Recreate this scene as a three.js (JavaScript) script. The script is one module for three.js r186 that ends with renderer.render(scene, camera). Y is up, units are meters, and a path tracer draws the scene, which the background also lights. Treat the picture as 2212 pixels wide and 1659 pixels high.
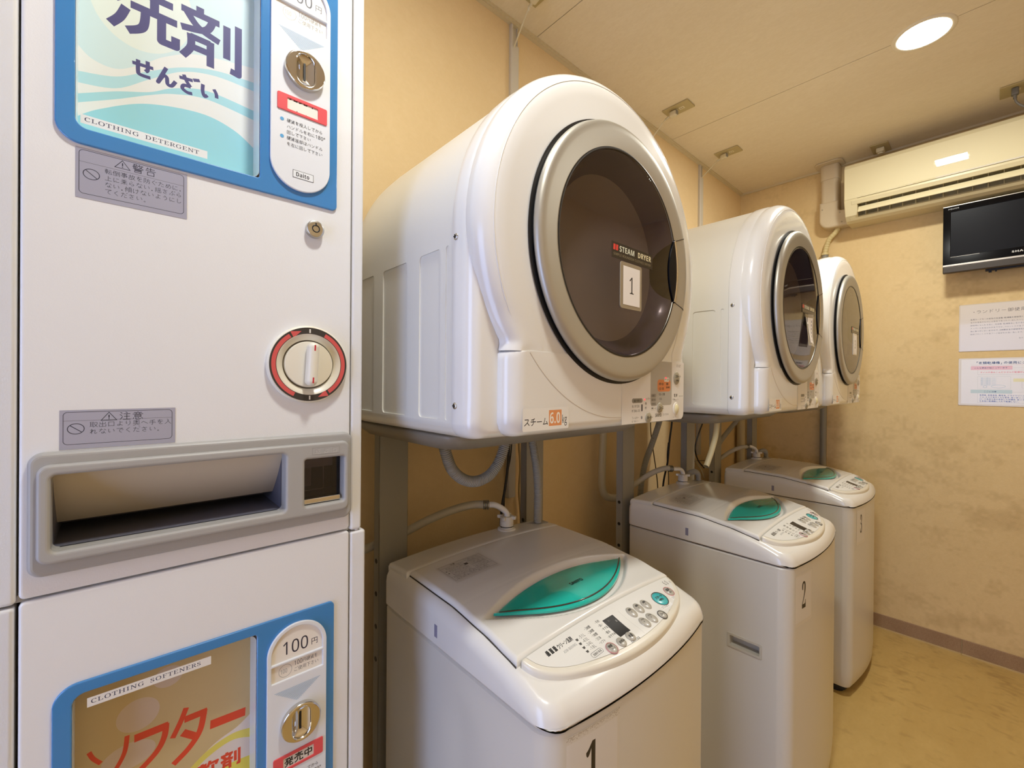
import * as THREE from 'three';
import { RoundedBoxGeometry } from 'three/addons/geometries/RoundedBoxGeometry.js';
import { mergeGeometries, toCreasedNormals } from 'three/addons/utils/BufferGeometryUtils.js';
import { RectAreaLightUniformsLib } from 'three/addons/lights/RectAreaLightUniformsLib.js';
import { Brush, Evaluator, SUBTRACTION } from 'three-bvh-csg';

// ---------------------------------------------------------------- camera, sky, lights, exposure
RectAreaLightUniformsLib.init();
const scene = new THREE.Scene();
const camera = new THREE.PerspectiveCamera(82.53, 2212 / 1659, 0.02, 60);
camera.position.set(1.142, 1.3, 0);
camera.rotation.set(-0.00286, 0.83654, 0.00787, 'YXZ');
const renderer = new THREE.WebGLRenderer({ antialias: true });
renderer.toneMapping = THREE.LinearToneMapping;
renderer.toneMappingExposure = 1.34;
renderer.shadowMap.enabled = true;
scene.background = new THREE.Color().setRGB(1.5, 1.95, 3.3);       // overcast daylight outside the entrance
const LAMP = { color: new THREE.Color().setRGB(0.98, 0.985, 0.925), power: 200 };
const LAMPS = [[0.958, -2.12], [0.958, -0.3]];                   // two ceiling downlights on the board joints

// ---------------------------------------------------------------- room measures (metres; x from the machine wall, -z to the far wall)
const CEIL = 2.551, ZB = -3.05, XR = 2.15, ZF = 1.35;

// ---------------------------------------------------------------- helpers
const V2 = (x, y) => new THREE.Vector2(x, y), V3 = (x, y, z) => new THREE.Vector3(x, y, z);
let seed = 7;
const rnd = () => { seed = (seed * 1664525 + 1013904223) >>> 0; return seed / 4294967296; };
const names = {};
const numbered = (n) => { names[n] = (names[n] ?? -1) + 1; return names[n] ? n + '_' + String(names[n]).padStart(3, '0') : n; };
function mat(hex, roughness = 0.5, o = {}) { return new THREE.MeshPhysicalMaterial({ color: hex, roughness, ...o }); }
function mesh(name, g, m, parent) {
  const geo = Array.isArray(g) ? mergeGeometries(g.map((q) => (q.index ? q.toNonIndexed() : q)).map(clean)) : g;
  const o = new THREE.Mesh(geo, m); o.name = name; o.castShadow = o.receiveShadow = true;
  if (parent) parent.add(o);
  return o;
}
function clean(g) { const q = g.clone(); for (const k of Object.keys(q.attributes)) if (!['position', 'normal', 'uv'].includes(k)) q.deleteAttribute(k); q.morphAttributes = {}; return q; }
function thing(name, label, category, pos = [0, 0, 0], turn = 0, group) {
  const o = new THREE.Group(); o.name = numbered(name); o.position.set(...pos); o.rotation.y = turn;
  o.userData = { label, category }; if (group) o.userData.group = group;
  scene.add(o); return o;
}
function struct(name, g, m) { const o = g ? mesh(name, g, m, scene) : new THREE.Group(); o.name = name; if (!g) scene.add(o); o.userData.kind = 'structure'; return o; }
function tag(o, label, category, group) { o.name = numbered(o.name); o.userData = { label, category }; if (group) o.userData.group = group; scene.add(o); return o; }
const box = (x0, y0, z0, x1, y1, z1) => new THREE.BoxGeometry(x1 - x0, y1 - y0, z1 - z0).translate((x0 + x1) / 2, (y0 + y1) / 2, (z0 + z1) / 2);
const rbox = (x0, y0, z0, x1, y1, z1, r = 0.003, s = 3) => new RoundedBoxGeometry(x1 - x0, y1 - y0, z1 - z0, s, r).translate((x0 + x1) / 2, (y0 + y1) / 2, (z0 + z1) / 2);
const cyl = (r, h, x, y, z, axis = 'y', seg = 32, r2 = r) => { const g = new THREE.CylinderGeometry(r2, r, h, seg); if (axis === 'z') g.rotateX(Math.PI / 2); if (axis === 'x') g.rotateZ(-Math.PI / 2); return g.translate(x, y, z); };
function rrect(x0, y0, x1, y1, r = 0, P = THREE.Shape) {      // r: one radius or [bl, br, tr, tl]
  const [a, b, c, d] = Array.isArray(r) ? r : [r, r, r, r], s = new P();
  s.moveTo(x0 + a, y0); s.lineTo(x1 - b, y0); if (b) s.absarc(x1 - b, y0 + b, b, -Math.PI / 2, 0, false);
  s.lineTo(x1, y1 - c); if (c) s.absarc(x1 - c, y1 - c, c, 0, Math.PI / 2, false);
  s.lineTo(x0 + d, y1); if (d) s.absarc(x0 + d, y1 - d, d, Math.PI / 2, Math.PI, false);
  s.lineTo(x0, y0 + a); if (a) s.absarc(x0 + a, y0 + a, a, Math.PI, 1.5 * Math.PI, false);
  return s;
}
function circle(x, y, r, P = THREE.Shape) { const s = new P(); s.absarc(x, y, r, 0, Math.PI * 2, false); return s; }
function ext(shape, z0, z1, b = 0, seg = 3, curve = 20) {
  const d = z1 - z0;
  return new THREE.ExtrudeGeometry(shape, { depth: d - 2 * b, bevelEnabled: b > 0, bevelThickness: b, bevelSize: b, bevelOffset: -b, bevelSegments: seg, curveSegments: curve }).translate(0, 0, z0 + b);
}
function lathe(pts, seg = 96) { return new THREE.LatheGeometry(pts.map(([r, z]) => V2(Math.max(r, 1e-5), z)), seg).rotateX(Math.PI / 2); }   // axis -> +z
const curve = (pts) => new THREE.CatmullRomCurve3(pts.map((p) => V3(...p)), false, 'centripetal');
const tube = (pts, r, n = 60, rad = 10) => new THREE.TubeGeometry(curve(pts), n, r, rad);
function ribbed(pts, r, pitch = 0.0048, depth = 0.0026) {                                     // corrugated hose: a tube with a rippling radius
  const c = curve(pts), L = c.getLength(), n = Math.round(L / pitch) * 4, m = 14, f = c.computeFrenetFrames(n, false), pos = [], idx = [];
  for (let i = 0; i <= n; i++) {
    const p = c.getPointAt(i / n), rr = r - depth * (i % 4 < 2 ? 0 : 1);
    for (let j = 0; j < m; j++) { const a = (j / m) * Math.PI * 2, q = p.clone().addScaledVector(f.normals[i], Math.cos(a) * rr).addScaledVector(f.binormals[i], Math.sin(a) * rr); pos.push(q.x, q.y, q.z); }
  }
  for (let i = 0; i < n; i++) for (let j = 0; j < m; j++) { const a = i * m + j, b = i * m + ((j + 1) % m); idx.push(a, b, a + m, b, b + m, a + m); }
  return surf(pos, idx);
}
function surf(pos, idx, uv) {
  const g = new THREE.BufferGeometry(); g.setAttribute('position', new THREE.Float32BufferAttribute(pos, 3));
  g.setAttribute('uv', new THREE.Float32BufferAttribute(uv ?? new Array((pos.length / 3) * 2).fill(0), 2)); g.setIndex(idx); g.computeVertexNormals(); return g;
}
function loft(rings, capEnd = true, capStart = false) {          // rings: arrays of [x, y, z] of equal length
  const n = rings[0].length, pos = [], idx = [];
  for (const r of rings) for (const p of r) pos.push(...p);
  for (let i = 0; i + 1 < rings.length; i++) for (let j = 0; j < n; j++) { const a = i * n + j, b = i * n + ((j + 1) % n); idx.push(a, b, a + n, b, b + n, a + n); }
  const cap = (k, flip) => {
    const c = [0, 0, 0]; for (const p of rings[k]) for (let q = 0; q < 3; q++) c[q] += p[q] / n;
    const at = pos.length / 3; pos.push(...c);
    for (let j = 0; j < n; j++) { const a = k * n + j, b = k * n + ((j + 1) % n); flip ? idx.push(b, a, at) : idx.push(a, b, at); }
  };
  if (capEnd) cap(rings.length - 1, false);
  if (capStart) cap(0, true);
  return surf(pos, idx);
}
function grid(nu, nv, f) {                                       // f(u, v) -> [x, y, z]
  const pos = [], idx = [], uv = [];
  for (let i = 0; i <= nu; i++) for (let j = 0; j <= nv; j++) { pos.push(...f(i / nu, j / nv)); uv.push(i / nu, j / nv); }
  for (let i = 0; i < nu; i++) for (let j = 0; j < nv; j++) { const a = i * (nv + 1) + j, b = a + nv + 1; idx.push(a, b, a + 1, b, b + 1, a + 1); }
  return surf(pos, idx, uv);
}
const lerp = THREE.MathUtils.lerp, smooth = THREE.MathUtils.smoothstep;
const interp = (t, pts) => { if (t <= pts[0][0]) return pts[0][1]; for (let i = 1; i < pts.length; i++) if (t <= pts[i][0]) { const [a, b] = pts[i - 1], [c, d] = pts[i], k = (t - a) / (c - a); return lerp(b, d, k * k * (3 - 2 * k) * 0.4 + k * 0.6); } return pts[pts.length - 1][1]; };

// ---------------------------------------------------------------- noise textures
function noiseGrid(n, r) { const a = new Float32Array(n * n); for (let i = 0; i < n * n; i++) a[i] = r(); return (x, y) => { const xi = Math.floor(x), yi = Math.floor(y), fx = x - xi, fy = y - yi, s = fx * fx * (3 - 2 * fx), t = fy * fy * (3 - 2 * fy), q = (i, j) => a[((j % n + n) % n) * n + ((i % n + n) % n)]; return lerp(lerp(q(xi, yi), q(xi + 1, yi), s), lerp(q(xi, yi + 1), q(xi + 1, yi + 1), s), t); }; }
function noiseTex(size, octaves, fn, srgb = true) {
  const gs = octaves.map(([n]) => noiseGrid(n, rnd)), d = new Uint8Array(size * size * 4);
  for (let y = 0; y < size; y++) for (let x = 0; x < size; x++) {
    let v = 0, w = 0; octaves.forEach(([n, amp], i) => { v += amp * gs[i]((x / size) * n, (y / size) * n); w += amp; });
    const c = fn(v / w, x / size, y / size), o = (y * size + x) * 4; d[o] = c[0]; d[o + 1] = c[1]; d[o + 2] = c[2]; d[o + 3] = 255;
  }
  const t = new THREE.DataTexture(d, size, size); t.wrapS = t.wrapT = THREE.RepeatWrapping; t.magFilter = THREE.LinearFilter; t.minFilter = THREE.LinearMipmapLinearFilter; t.generateMipmaps = true;
  if (srgb) t.colorSpace = THREE.SRGBColorSpace; t.needsUpdate = true; return t;
}
const mixc = (a, b, t) => a.map((q, i) => Math.round(lerp(q, b[i], Math.min(1, Math.max(0, t)))));
const grain = noiseTex(512, [[256, 1], [128, 0.8], [64, 0.3]], (v) => { const q = Math.round(v * 255); return [q, q, q]; }, false);
const rep = (t, x, y) => { const c = t.clone(); c.repeat.set(x, y); c.needsUpdate = true; return c; };

// ---------------------------------------------------------------- stroke lettering (drawn by hand on a 100 x 100 field; "~" marks a curved stroke)
const G = {
  い: '~18 20 17 55 26 78 40 68;~72 25 84 45 86 66', せ: '6 42 94 36;~70 12 70 52 60 64;~30 20 30 72 38 86 82 86', ん: '~50 8 14 90 36 52 52 54 56 84 74 86 92 58',
  ざ: '8 28 70 22;~28 8 42 36 60 58;~60 58 30 60 22 78 44 90 68 88;78 8 84 22;92 4 98 18', さ: '10 28 84 22;~34 8 50 36 70 60;~70 58 34 60 26 78 46 90 72 88',
  を: '12 22 80 20;~42 6 30 40 16 58;~18 58 46 40 54 60 54 72;~86 40 50 60 34 78 50 90 82 88', ご: '~20 24 50 22 70 26;~18 62 18 84 46 88 82 84;80 6 86 18;92 2 98 14',
  こ: '~22 20 50 18 78 22;~18 62 18 84 46 88 84 84', し: '~28 8 26 60 34 86 60 86 84 62', て: '~8 20 90 14 60 30 46 56 54 80 78 90', で: '~8 20 86 16 58 32 46 56 54 80 76 90;74 40 82 52;86 34 94 46',
  か: '~8 34 60 28 66 44 58 84 40 84;~36 8 30 50 10 90;~76 26 88 42 94 58', が: '~8 34 54 28 60 44 54 84 38 84;~34 8 28 50 10 90;~70 30 80 44 86 58;80 8 86 20;92 4 98 16',
  ら: '~34 10 50 20 62 22;~24 34 20 70 46 52 74 58 74 80 36 92', に: '~18 14 14 60 20 90 28 72;~46 26 64 24 84 26;~46 62 44 82 62 86 90 82',
  は: '~18 12 12 60 20 90 26 74;44 30 94 28;~70 10 72 60 70 82 52 88 44 76 60 68 94 86', よ: '52 30 86 28;~50 8 52 66 44 88 22 86 24 70 50 70 86 88', り: '~28 10 22 40 28 58 34 44;~70 8 74 50 66 74 44 92',
  の: '~54 18 46 60 28 80 12 62 26 26 56 16 86 34 84 66 58 88', く: '~68 8 28 46 34 54 72 92', ぐ: '~62 8 24 46 30 54 66 92;72 34 80 46;86 28 94 40', だ: '8 26 60 24;~36 8 30 50 10 90;~56 46 74 44 86 46;~54 72 56 86 90 86;80 6 86 16;92 2 98 12',
  た: '8 26 64 24;~38 8 32 50 10 90;~56 46 74 44 90 46;~54 72 56 86 92 86', へ: '~6 58 34 32 46 40 94 74', れ: '26 8 26 92;~8 30 40 26 8 74 54 30 68 34 62 78 72 86 92 70',
  な: '10 26 56 24;~36 6 28 36 10 60;~66 18 80 24 92 38;~66 44 68 76 50 90 36 78 52 70 90 90', め: '~24 18 30 50 46 78;~66 10 56 56 26 86 12 66 30 34 66 28 90 52 82 78 58 90', う: '~36 8 52 14 64 18;~22 40 58 30 76 48 66 76 40 94',
  ぶ: '~44 8 62 18 40 34 60 58 56 84 32 82;~22 54 18 72 8 84;~72 52 84 66 90 80;80 8 86 20;92 4 98 16', と: '~28 10 32 34 40 48;~84 26 30 52 22 78 46 90 82 86', っ: '~24 54 60 44 84 58 78 80 50 92',
  ま: '16 26 86 24;20 48 82 46;~52 6 52 70 42 88 22 84 28 72 54 74 84 92', お: '10 28 60 26;~34 8 34 76 24 88 12 76 40 52 76 52 84 74 58 90;~74 18 84 26 92 36', み: '~22 18 54 16 30 70 14 82 12 66 30 54 92 74;~80 42 72 70 54 94',
  す: '6 26 94 24;~58 6 58 54 46 66 36 54 48 42 60 54 56 76 36 96', も: '~40 8 34 60 44 90 76 86 82 58;14 32 68 30;12 54 66 52', る: '~22 16 70 14 22 60 56 44 84 60 70 88 46 88 42 76 58 74', け: '~16 12 12 56 18 90 26 72;40 32 94 30;~72 8 72 56 66 78 48 94',
  ハ: '~34 24 26 56 8 82;~64 20 78 50 92 82', ン: '~12 20 24 26 34 34;~14 86 56 70 90 26', ド: '32 8 32 94;~34 38 56 48 74 60;62 10 70 24;78 4 86 18', ル: '~30 16 28 56 8 86;~60 12 60 84 78 76 94 54', ソ: '~14 18 24 34 32 50;~84 14 76 56 34 90',
  フ: '14 18 84 18;~84 18 74 56 30 90', タ: '~36 8 28 34 8 54;34 26 82 26;~82 26 70 64 24 94;~34 46 50 54 64 64', ー: '8 50 92 50', ラ: '22 16 80 16;12 40 86 40;~86 40 74 70 34 92', リ: '22 12 22 58;~74 8 74 56 64 76 38 92',
  ス: '16 18 76 18;~76 18 56 54 10 88;~54 54 74 70 90 88', チ: '~76 10 50 20 18 24;8 46 94 46;~52 20 52 60 42 78 22 92', ム: '~44 10 32 50 18 82;10 84 80 78;~64 50 78 70 88 92', コ: '16 20 82 20 82 82;12 82 84 82', ト: '36 8 36 94;~38 38 60 48 80 62',
  ィ: '~76 30 54 52 22 66;54 52 54 96', イ: '~82 10 54 40 10 58;54 40 54 94', オ: '8 30 92 30;64 8 64 88 50 82;~60 32 40 58 10 76', ロ: '16 20 84 20 84 84 16 84 16 20', ワ: '16 50 16 20 86 20;~86 20 74 64 36 92', キ: '12 32 84 24;8 60 92 50;40 6 58 96', カ: '10 32 84 32 78 84 60 80;~46 8 42 46 12 90',
  ク: '~38 8 28 34 10 50;36 24 84 24;~84 24 70 66 26 94', プ: '12 20 76 20;~76 20 66 58 26 90;86 4 94 10 86 16 78 10 86 4', ブ: '12 20 76 20;~76 20 66 58 26 90;80 4 86 14;92 0 98 10', パ: '~34 24 26 56 8 82;~60 20 74 50 88 82;86 4 94 12 86 18 78 12 86 4', ウ: '50 4 50 20;16 44 16 22 84 22;~84 22 74 64 36 94', ニ: '18 26 82 26;6 78 94 78', エ: '16 20 84 20;50 20 50 80;6 80 94 80', テ: '22 16 80 16;6 42 94 42;~50 42 46 70 26 94', ア: '8 18 90 18;~90 18 76 38 58 48;~48 34 46 64 22 94', シ: '~16 14 36 24;~10 38 28 48;~14 86 60 70 92 30',
  円: '14 92 14 14 86 14 86 88 72 88;50 14 50 52;14 52 86 52', 中: '12 28 88 28 88 64 12 64 12 28;50 4 50 98', 下: '4 16 96 16;48 16 48 98;~52 40 68 48 80 60', 上: '48 8 48 90;48 42 84 42;4 90 96 90', 口: '16 18 84 18 84 90;16 18 16 96;16 86 84 86', 一: '6 50 94 50',
  右: '6 26 94 26;~44 4 36 40 4 74;34 52 84 52 84 96;34 52 34 98;34 90 84 90', 左: '6 26 94 26;~44 4 36 44 4 80;34 56 90 56;60 56 60 92;26 92 96 92', 回: '10 10 90 10 90 98;10 10 10 98;10 92 90 92;34 36 66 36 66 66 34 66 34 36',
  入: '~36 8 50 14 52 30 36 66 6 94;~52 30 64 62 94 94', 手: '~82 8 50 16 16 18;12 38 88 38;4 62 96 62;~52 14 52 84 46 96 34 88', 水: '50 4 50 92 38 84;~10 32 40 32 30 62 6 84;~86 20 72 36 56 46;~54 40 70 66 96 86', 用: '~18 10 18 60 6 96;18 10 86 10 86 96 74 92;18 38 86 38;18 66 86 66;52 10 52 96',
  使: '~28 4 18 34 4 54;20 34 20 98;34 20 96 20;42 36 42 62 88 62 88 36 42 36;~65 6 64 60 30 96;~40 66 60 86 96 96', 硬: '4 14 38 14;~22 14 16 40 4 66;14 46 14 90 34 90 34 46 14 46;42 12 98 12;50 28 50 62 90 62 90 28 50 28;50 45 90 45;~70 12 68 66 38 96;~48 70 70 88 98 96',
  貨: '~24 4 18 16 6 26;16 16 16 36;~60 4 60 32 92 30;~84 8 70 18 54 22;22 42 22 80 78 80 78 42 22 42;22 54 78 54;22 67 78 67;~36 82 26 92 10 98;~64 82 78 90 92 98', 投: '~6 30 40 28;22 6 22 90 10 84;~4 64 40 54;~52 10 52 30 44 44;52 10 80 10 80 36 96 38;~46 52 86 52 70 80 40 98;~52 56 70 82 98 98',
  返: '~10 10 18 18 22 26;~4 40 22 40 16 76 4 86;~4 86 30 88 50 96 98 96;38 14 92 14;~42 14 42 50 34 78;44 38 84 38;~84 38 70 64 48 80;~52 46 70 68 92 80', 却: '30 6 30 50;8 22 52 22;4 48 56 48;~28 50 10 84 50 82;~42 66 52 80 58 92;64 12 64 98;64 12 92 12 92 72 78 66',
  警: '8 10 48 10;20 2 20 18;36 2 36 18;~16 20 4 40;12 26 44 26 40 48;14 34 14 48 30 48 30 34 14 34;~62 2 58 18 50 26;56 14 96 14;~86 14 76 36 54 48;~62 22 76 38 98 48;6 56 94 56;50 50 50 56;18 64 82 64;18 72 82 72;22 80 78 80 78 98 22 98 22 80', 告: '~24 6 20 20 10 30;18 20 86 20;50 2 50 42;4 42 96 42;22 58 80 58 80 96 22 96 22 58',
  転: '4 16 46 16;8 30 42 30 42 60 8 60 8 30;8 45 42 45;25 4 25 98;4 76 48 76;54 22 92 22;50 46 98 46;~70 48 54 88 90 84;~82 66 92 80 98 94', 倒: '~22 4 14 32 4 52;16 32 16 98;28 14 68 14;~46 14 32 40 64 38;~58 28 64 36 70 46;48 46 48 88;30 62 68 62;26 92 70 84;78 14 78 74;94 6 94 92 82 86',
  事: '6 14 94 14;24 22 76 22 76 36 24 36 24 22;14 46 84 46 84 74 14 74;4 60 96 60;50 2 50 94 36 88', 故: '4 28 50 28;27 6 27 54;10 54 44 54 44 92 10 92 10 54;~62 4 58 26 48 44;56 26 96 26;~86 26 76 66 46 96;~58 40 72 72 98 96', 防: '10 8 10 98;~10 8 36 8 26 36 36 56 28 70 20 66;44 28 98 28;70 6 70 28;~62 30 58 70 38 96;62 52 90 52 86 92 72 88',
  乗: '~80 4 50 12 18 14;10 28 90 28;6 56 94 56;34 28 34 56;66 28 66 56;50 12 50 98;~46 58 30 80 4 92;~54 58 70 80 96 92', 揺: '~4 28 34 26;20 6 20 90 8 84;~4 64 36 54;~90 4 64 12 42 14;~48 22 52 32;~66 20 68 30;~90 18 82 32;46 42 92 42;38 58 98 58;69 42 69 92;46 70 46 92 94 92 94 70',
  傾: '~20 4 14 32 4 52;14 32 14 98;~30 14 30 66 46 58;~46 30 38 36 30 40;52 8 98 8;72 8 70 22;56 22 56 78 94 78 94 22 56 22;56 40 94 40;56 58 94 58;~64 82 56 92 44 98;~84 82 92 90 98 98', 注: '~12 8 22 14 28 22;~6 34 18 40 24 48;~8 92 20 76 30 56;~56 4 66 10 72 18;38 26 96 26;42 56 92 56;66 26 66 92;34 92 98 92',
  意: '50 2 50 12;14 14 86 14;~32 18 38 28;~68 18 62 28;4 32 96 32;24 42 76 42 76 66 24 66 24 42;24 54 76 54;~14 74 10 90;~32 74 34 94 66 94 70 84;~50 72 56 82;~80 74 92 88', 取: '4 12 52 12;12 12 12 80;42 12 42 98;12 34 42 34;12 56 42 56;2 84 46 74;~54 22 92 22 80 66 46 96;~58 34 72 70 98 94',
  出: '50 4 50 92;18 16 18 46 82 46 82 16;10 56 10 92 90 92 90 56', 奥: '~50 0 44 10;16 60 16 12 84 12 84 60;28 34 72 34;50 18 50 54;~36 22 44 28;~64 22 56 30;~48 38 34 50;~52 38 66 50;4 66 96 66;~48 66 36 86 6 98;~54 70 70 88 96 98',
  発: '~14 16 44 16 26 40 4 52;~20 26 30 32;~52 8 66 34 96 50;~88 10 72 24;~78 24 90 34;26 46 76 46;16 66 86 66;~38 46 36 76 10 96;62 46 62 92 92 92 92 80', 売: '50 2 50 30;10 16 90 16;24 30 76 30;8 58 8 44 92 44 92 58;~38 54 34 82 6 96;64 54 64 92 94 92 94 80',
  洗: '~10 8 20 14 26 22;~4 36 14 42 22 50;~8 94 20 78 28 58;~46 8 42 24 34 36;42 24 92 24;66 4 66 50;34 50 98 50;~54 52 50 80 30 94;76 52 76 90 96 90 96 74', 剤: '32 2 32 14;4 16 62 16;~52 16 40 38 4 48;~12 18 30 38 62 48;~18 54 18 76 6 96;48 54 48 98;18 58 48 58;18 75 48 75;74 14 74 72;93 6 93 92 80 90',
  御: '~22 4 14 18 4 28;~24 26 16 44 2 56;14 44 14 98;~36 6 32 20;34 20 62 20;48 20 48 86;30 40 64 40;48 60 62 60;34 54 34 90;28 92 64 82;72 12 72 98;72 12 94 12 94 74 82 70', 衣: '50 2 50 18;6 20 94 20;~46 22 32 46 4 66;36 44 36 90;28 94 56 82;~86 34 70 48 58 54;~52 34 66 70 96 94',
  類: '~10 8 16 20;~40 8 34 20;4 26 48 26;26 4 26 48;~24 28 6 46;~28 28 46 42;4 64 48 64;~26 52 22 80 4 96;~28 68 46 92;52 8 98 8;74 8 72 22;58 22 58 78 94 78 94 22 58 22;58 40 94 40;58 58 94 58;~64 82 52 96;~86 82 98 96',
  乾: '8 14 44 14;26 4 26 26;10 28 42 28 42 58 10 58 10 28;10 43 42 43;4 74 48 74;26 58 26 98;~62 4 58 20 50 32;58 18 96 18;~54 42 88 42 56 76 58 92 94 92 94 78', 燥: '~8 30 10 44;~34 22 30 40;~22 6 22 54 4 94;~22 58 36 80;58 6 82 6 82 24 58 24 58 6;44 30 66 30 66 50 44 50 44 30;74 30 96 30 96 50 74 50 74 30;42 64 98 64;70 54 70 98;~66 66 42 92;~72 66 98 92',
  機: '4 28 36 28;20 4 20 98;~20 30 4 70;~22 36 36 56;~46 6 40 20 48 22 38 40;38 40 52 38;~60 4 64 60 82 92 96 82;~80 6 72 20 82 22 72 40;72 40 88 38;36 56 98 52;~52 58 48 80 36 96;~88 58 74 82 52 94', 起: '6 20 46 20;26 4 26 40;4 40 50 40;28 40 28 84;28 62 46 62;~14 52 4 92;~10 78 34 92 98 94;56 14 90 14 90 40 58 40 58 74 94 74 94 62',
  原: '6 10 96 10;~16 10 16 60 4 96;~56 14 48 26;32 26 84 26 84 58 32 58 32 26;32 42 84 42;58 58 58 96 48 90;~42 66 26 86;~74 66 92 84', 因: '10 10 90 10 90 98;10 10 10 98;10 92 90 92;26 38 74 38;~50 18 48 56 24 82;~52 44 76 82', 火: '50 6 50 40;~24 24 20 44;~80 22 68 42;~50 38 40 74 8 96;~52 44 64 76 94 96', 時: '8 16 36 16 36 84 8 84 8 16;8 50 36 50;46 20 94 20;70 4 70 40;42 40 98 40;42 60 98 60;82 48 82 94 70 90;~52 70 60 80', 間: '8 8 44 8 44 40 8 40;8 8 8 98;8 24 44 24;56 8 92 8 92 92 82 92;56 8 56 40 92 40;56 24 92 24;32 54 68 54 68 90 32 90 32 54;32 72 68 72',
  電: '14 8 86 8;6 30 6 18 94 18 94 30;50 8 50 40;22 28 38 28;62 28 78 28;18 48 82 48 82 80 18 80 18 48;18 64 82 64;50 44 50 94 96 94 96 82', 源: '~10 8 24 20;~4 34 20 46;~6 92 28 56;36 8 98 8;~38 8 38 60 26 96;54 24 90 24 90 54 54 54 54 24;54 39 90 39;72 54 72 96 62 90;~56 66 46 84;~86 66 98 82',
  切: '4 40 48 28;26 8 26 76 48 68;54 18 94 18 90 90 76 86;~70 18 66 60 46 94', 量: '24 4 76 4 76 26 24 26 24 4;24 15 76 15;4 36 96 36;20 44 80 44 80 66 20 66 20 44;20 55 80 55;50 36 50 94;14 80 86 80;4 96 96 96', 好: '~22 6 20 50 40 92;~4 36 48 30;~44 30 36 70 6 94;56 14 90 14 72 40;72 40 72 92 60 86;50 48 98 48',
  柔: '22 6 78 6 60 20;36 14 60 26;6 26 94 26 84 38;50 26 50 50 40 46;~46 30 20 50;4 64 96 64;50 54 50 98;~46 66 6 94;~54 66 94 94', 軟: '4 16 46 16;8 30 42 30 42 60 8 60 8 30;8 45 42 45;25 4 25 98;4 76 48 76;~62 4 50 36;58 20 96 20 88 38;~74 30 72 60 46 96;~74 56 98 96',
  停: '~22 4 14 32 4 52;16 32 16 98;64 2 64 12;32 14 98 14;44 22 84 22 84 38 44 38 44 22;30 60 30 48 98 48 98 60;42 66 88 66;65 66 65 94 54 90', 止: '50 6 50 90;50 44 84 44;22 40 22 90;6 90 96 90', 快: '20 4 20 98;~10 24 4 46;~28 22 36 38;46 26 86 26 86 54;38 54 98 54;~66 6 64 60 36 96;~66 58 78 80 98 96', 速: '~10 10 22 24;~4 40 22 40 16 76 4 86;~4 86 30 88 50 96 98 96;36 16 96 16;46 28 88 28 88 50 46 50 46 28;67 4 67 84;~64 52 38 76;~70 52 94 72', 予: '18 10 80 10 56 30;~30 26 52 34 66 44;8 50 92 50 80 64;54 50 54 92 40 88', 約: '~30 4 14 28 34 28;~44 18 14 52 46 48;28 50 28 98;~12 64 6 84;~44 62 50 78;~66 4 60 24 52 38;62 22 94 22 90 90 74 86;~64 42 76 58', 脱: '12 10 36 10 36 94 28 92;~12 10 12 60 4 96;12 36 36 36;12 58 36 58;~54 4 60 16;~90 4 82 18;52 24 92 24 92 50 52 50 52 24;~62 52 58 80 40 96;78 52 78 92 98 92 98 80', 標: '4 28 36 28;20 4 20 98;~20 30 4 70;~22 36 36 56;42 10 98 10;48 22 92 22 92 44 48 44 48 22;62 10 62 44;78 10 78 44;50 54 90 54;40 68 98 68;69 68 69 98;~54 76 46 92;~84 76 96 90', 準: '~14 6 26 16;~4 24 18 34;~6 60 28 40;~46 2 34 24;40 18 40 62;60 18 60 62;~68 4 62 16;40 18 94 18;40 32 90 32;40 46 90 46;40 62 96 62;4 78 96 78;50 64 50 98',
  行: '~26 4 16 18 4 28;~28 28 18 46 4 60;18 46 18 98;42 16 92 16;38 44 98 44;74 44 74 94 60 88', 進: '~10 10 22 24;~4 40 22 40 16 76 4 86;~4 86 30 88 50 96 98 96;~52 4 38 34;46 24 46 84;~72 4 66 22;46 22 94 22;46 42 90 42;46 60 90 60;70 22 70 80;46 80 98 80', 表: '12 14 88 14;50 2 50 44;16 29 84 29;4 44 96 44;~44 46 4 76;34 62 34 92 58 82;~52 46 70 76 96 94;~84 56 66 68', 示: '22 12 78 12;4 36 96 36;50 36 50 92 36 86;~26 52 8 80;~74 52 94 78', 強: '8 10 40 10 40 32 10 32 8 56 40 56 36 92 22 88;~66 2 54 26 92 24;~80 12 94 34;52 38 92 38 92 64 52 64 52 38;72 26 72 88;46 92 98 86', 弱: '6 10 44 10 44 32 8 32 6 54 44 54 40 92 26 88;52 10 92 10 92 32 54 32 52 54 92 54 88 92 74 88', 終: '~30 4 14 28 34 28;~44 18 14 52 46 48;28 50 28 98;~12 64 6 84;~44 62 50 78;~68 4 50 34;62 18 90 18 50 60;~60 26 98 58;~66 64 78 72;~58 82 80 96', 了: '14 14 86 14 52 38;52 38 52 92 36 86', 済: '~12 8 24 20;~6 34 20 46;~8 92 28 56;66 2 66 14;36 16 98 16;~84 16 66 36 38 44;~48 18 70 36 98 44;48 50 46 76 36 96;84 50 84 98;48 58 84 58;48 74 84 74',
};
const strokes = {};
for (const k in G) strokes[k] = G[k].split(';').map((s) => { const c = s[0] === '~', n = (c ? s.slice(1) : s).trim().split(' ').map(Number), p = []; for (let i = 0; i < n.length; i += 2) p.push(V2(n[i], n[i + 1])); return c && p.length > 2 ? new THREE.SplineCurve(p).getPoints(p.length * 5) : p; });
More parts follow.
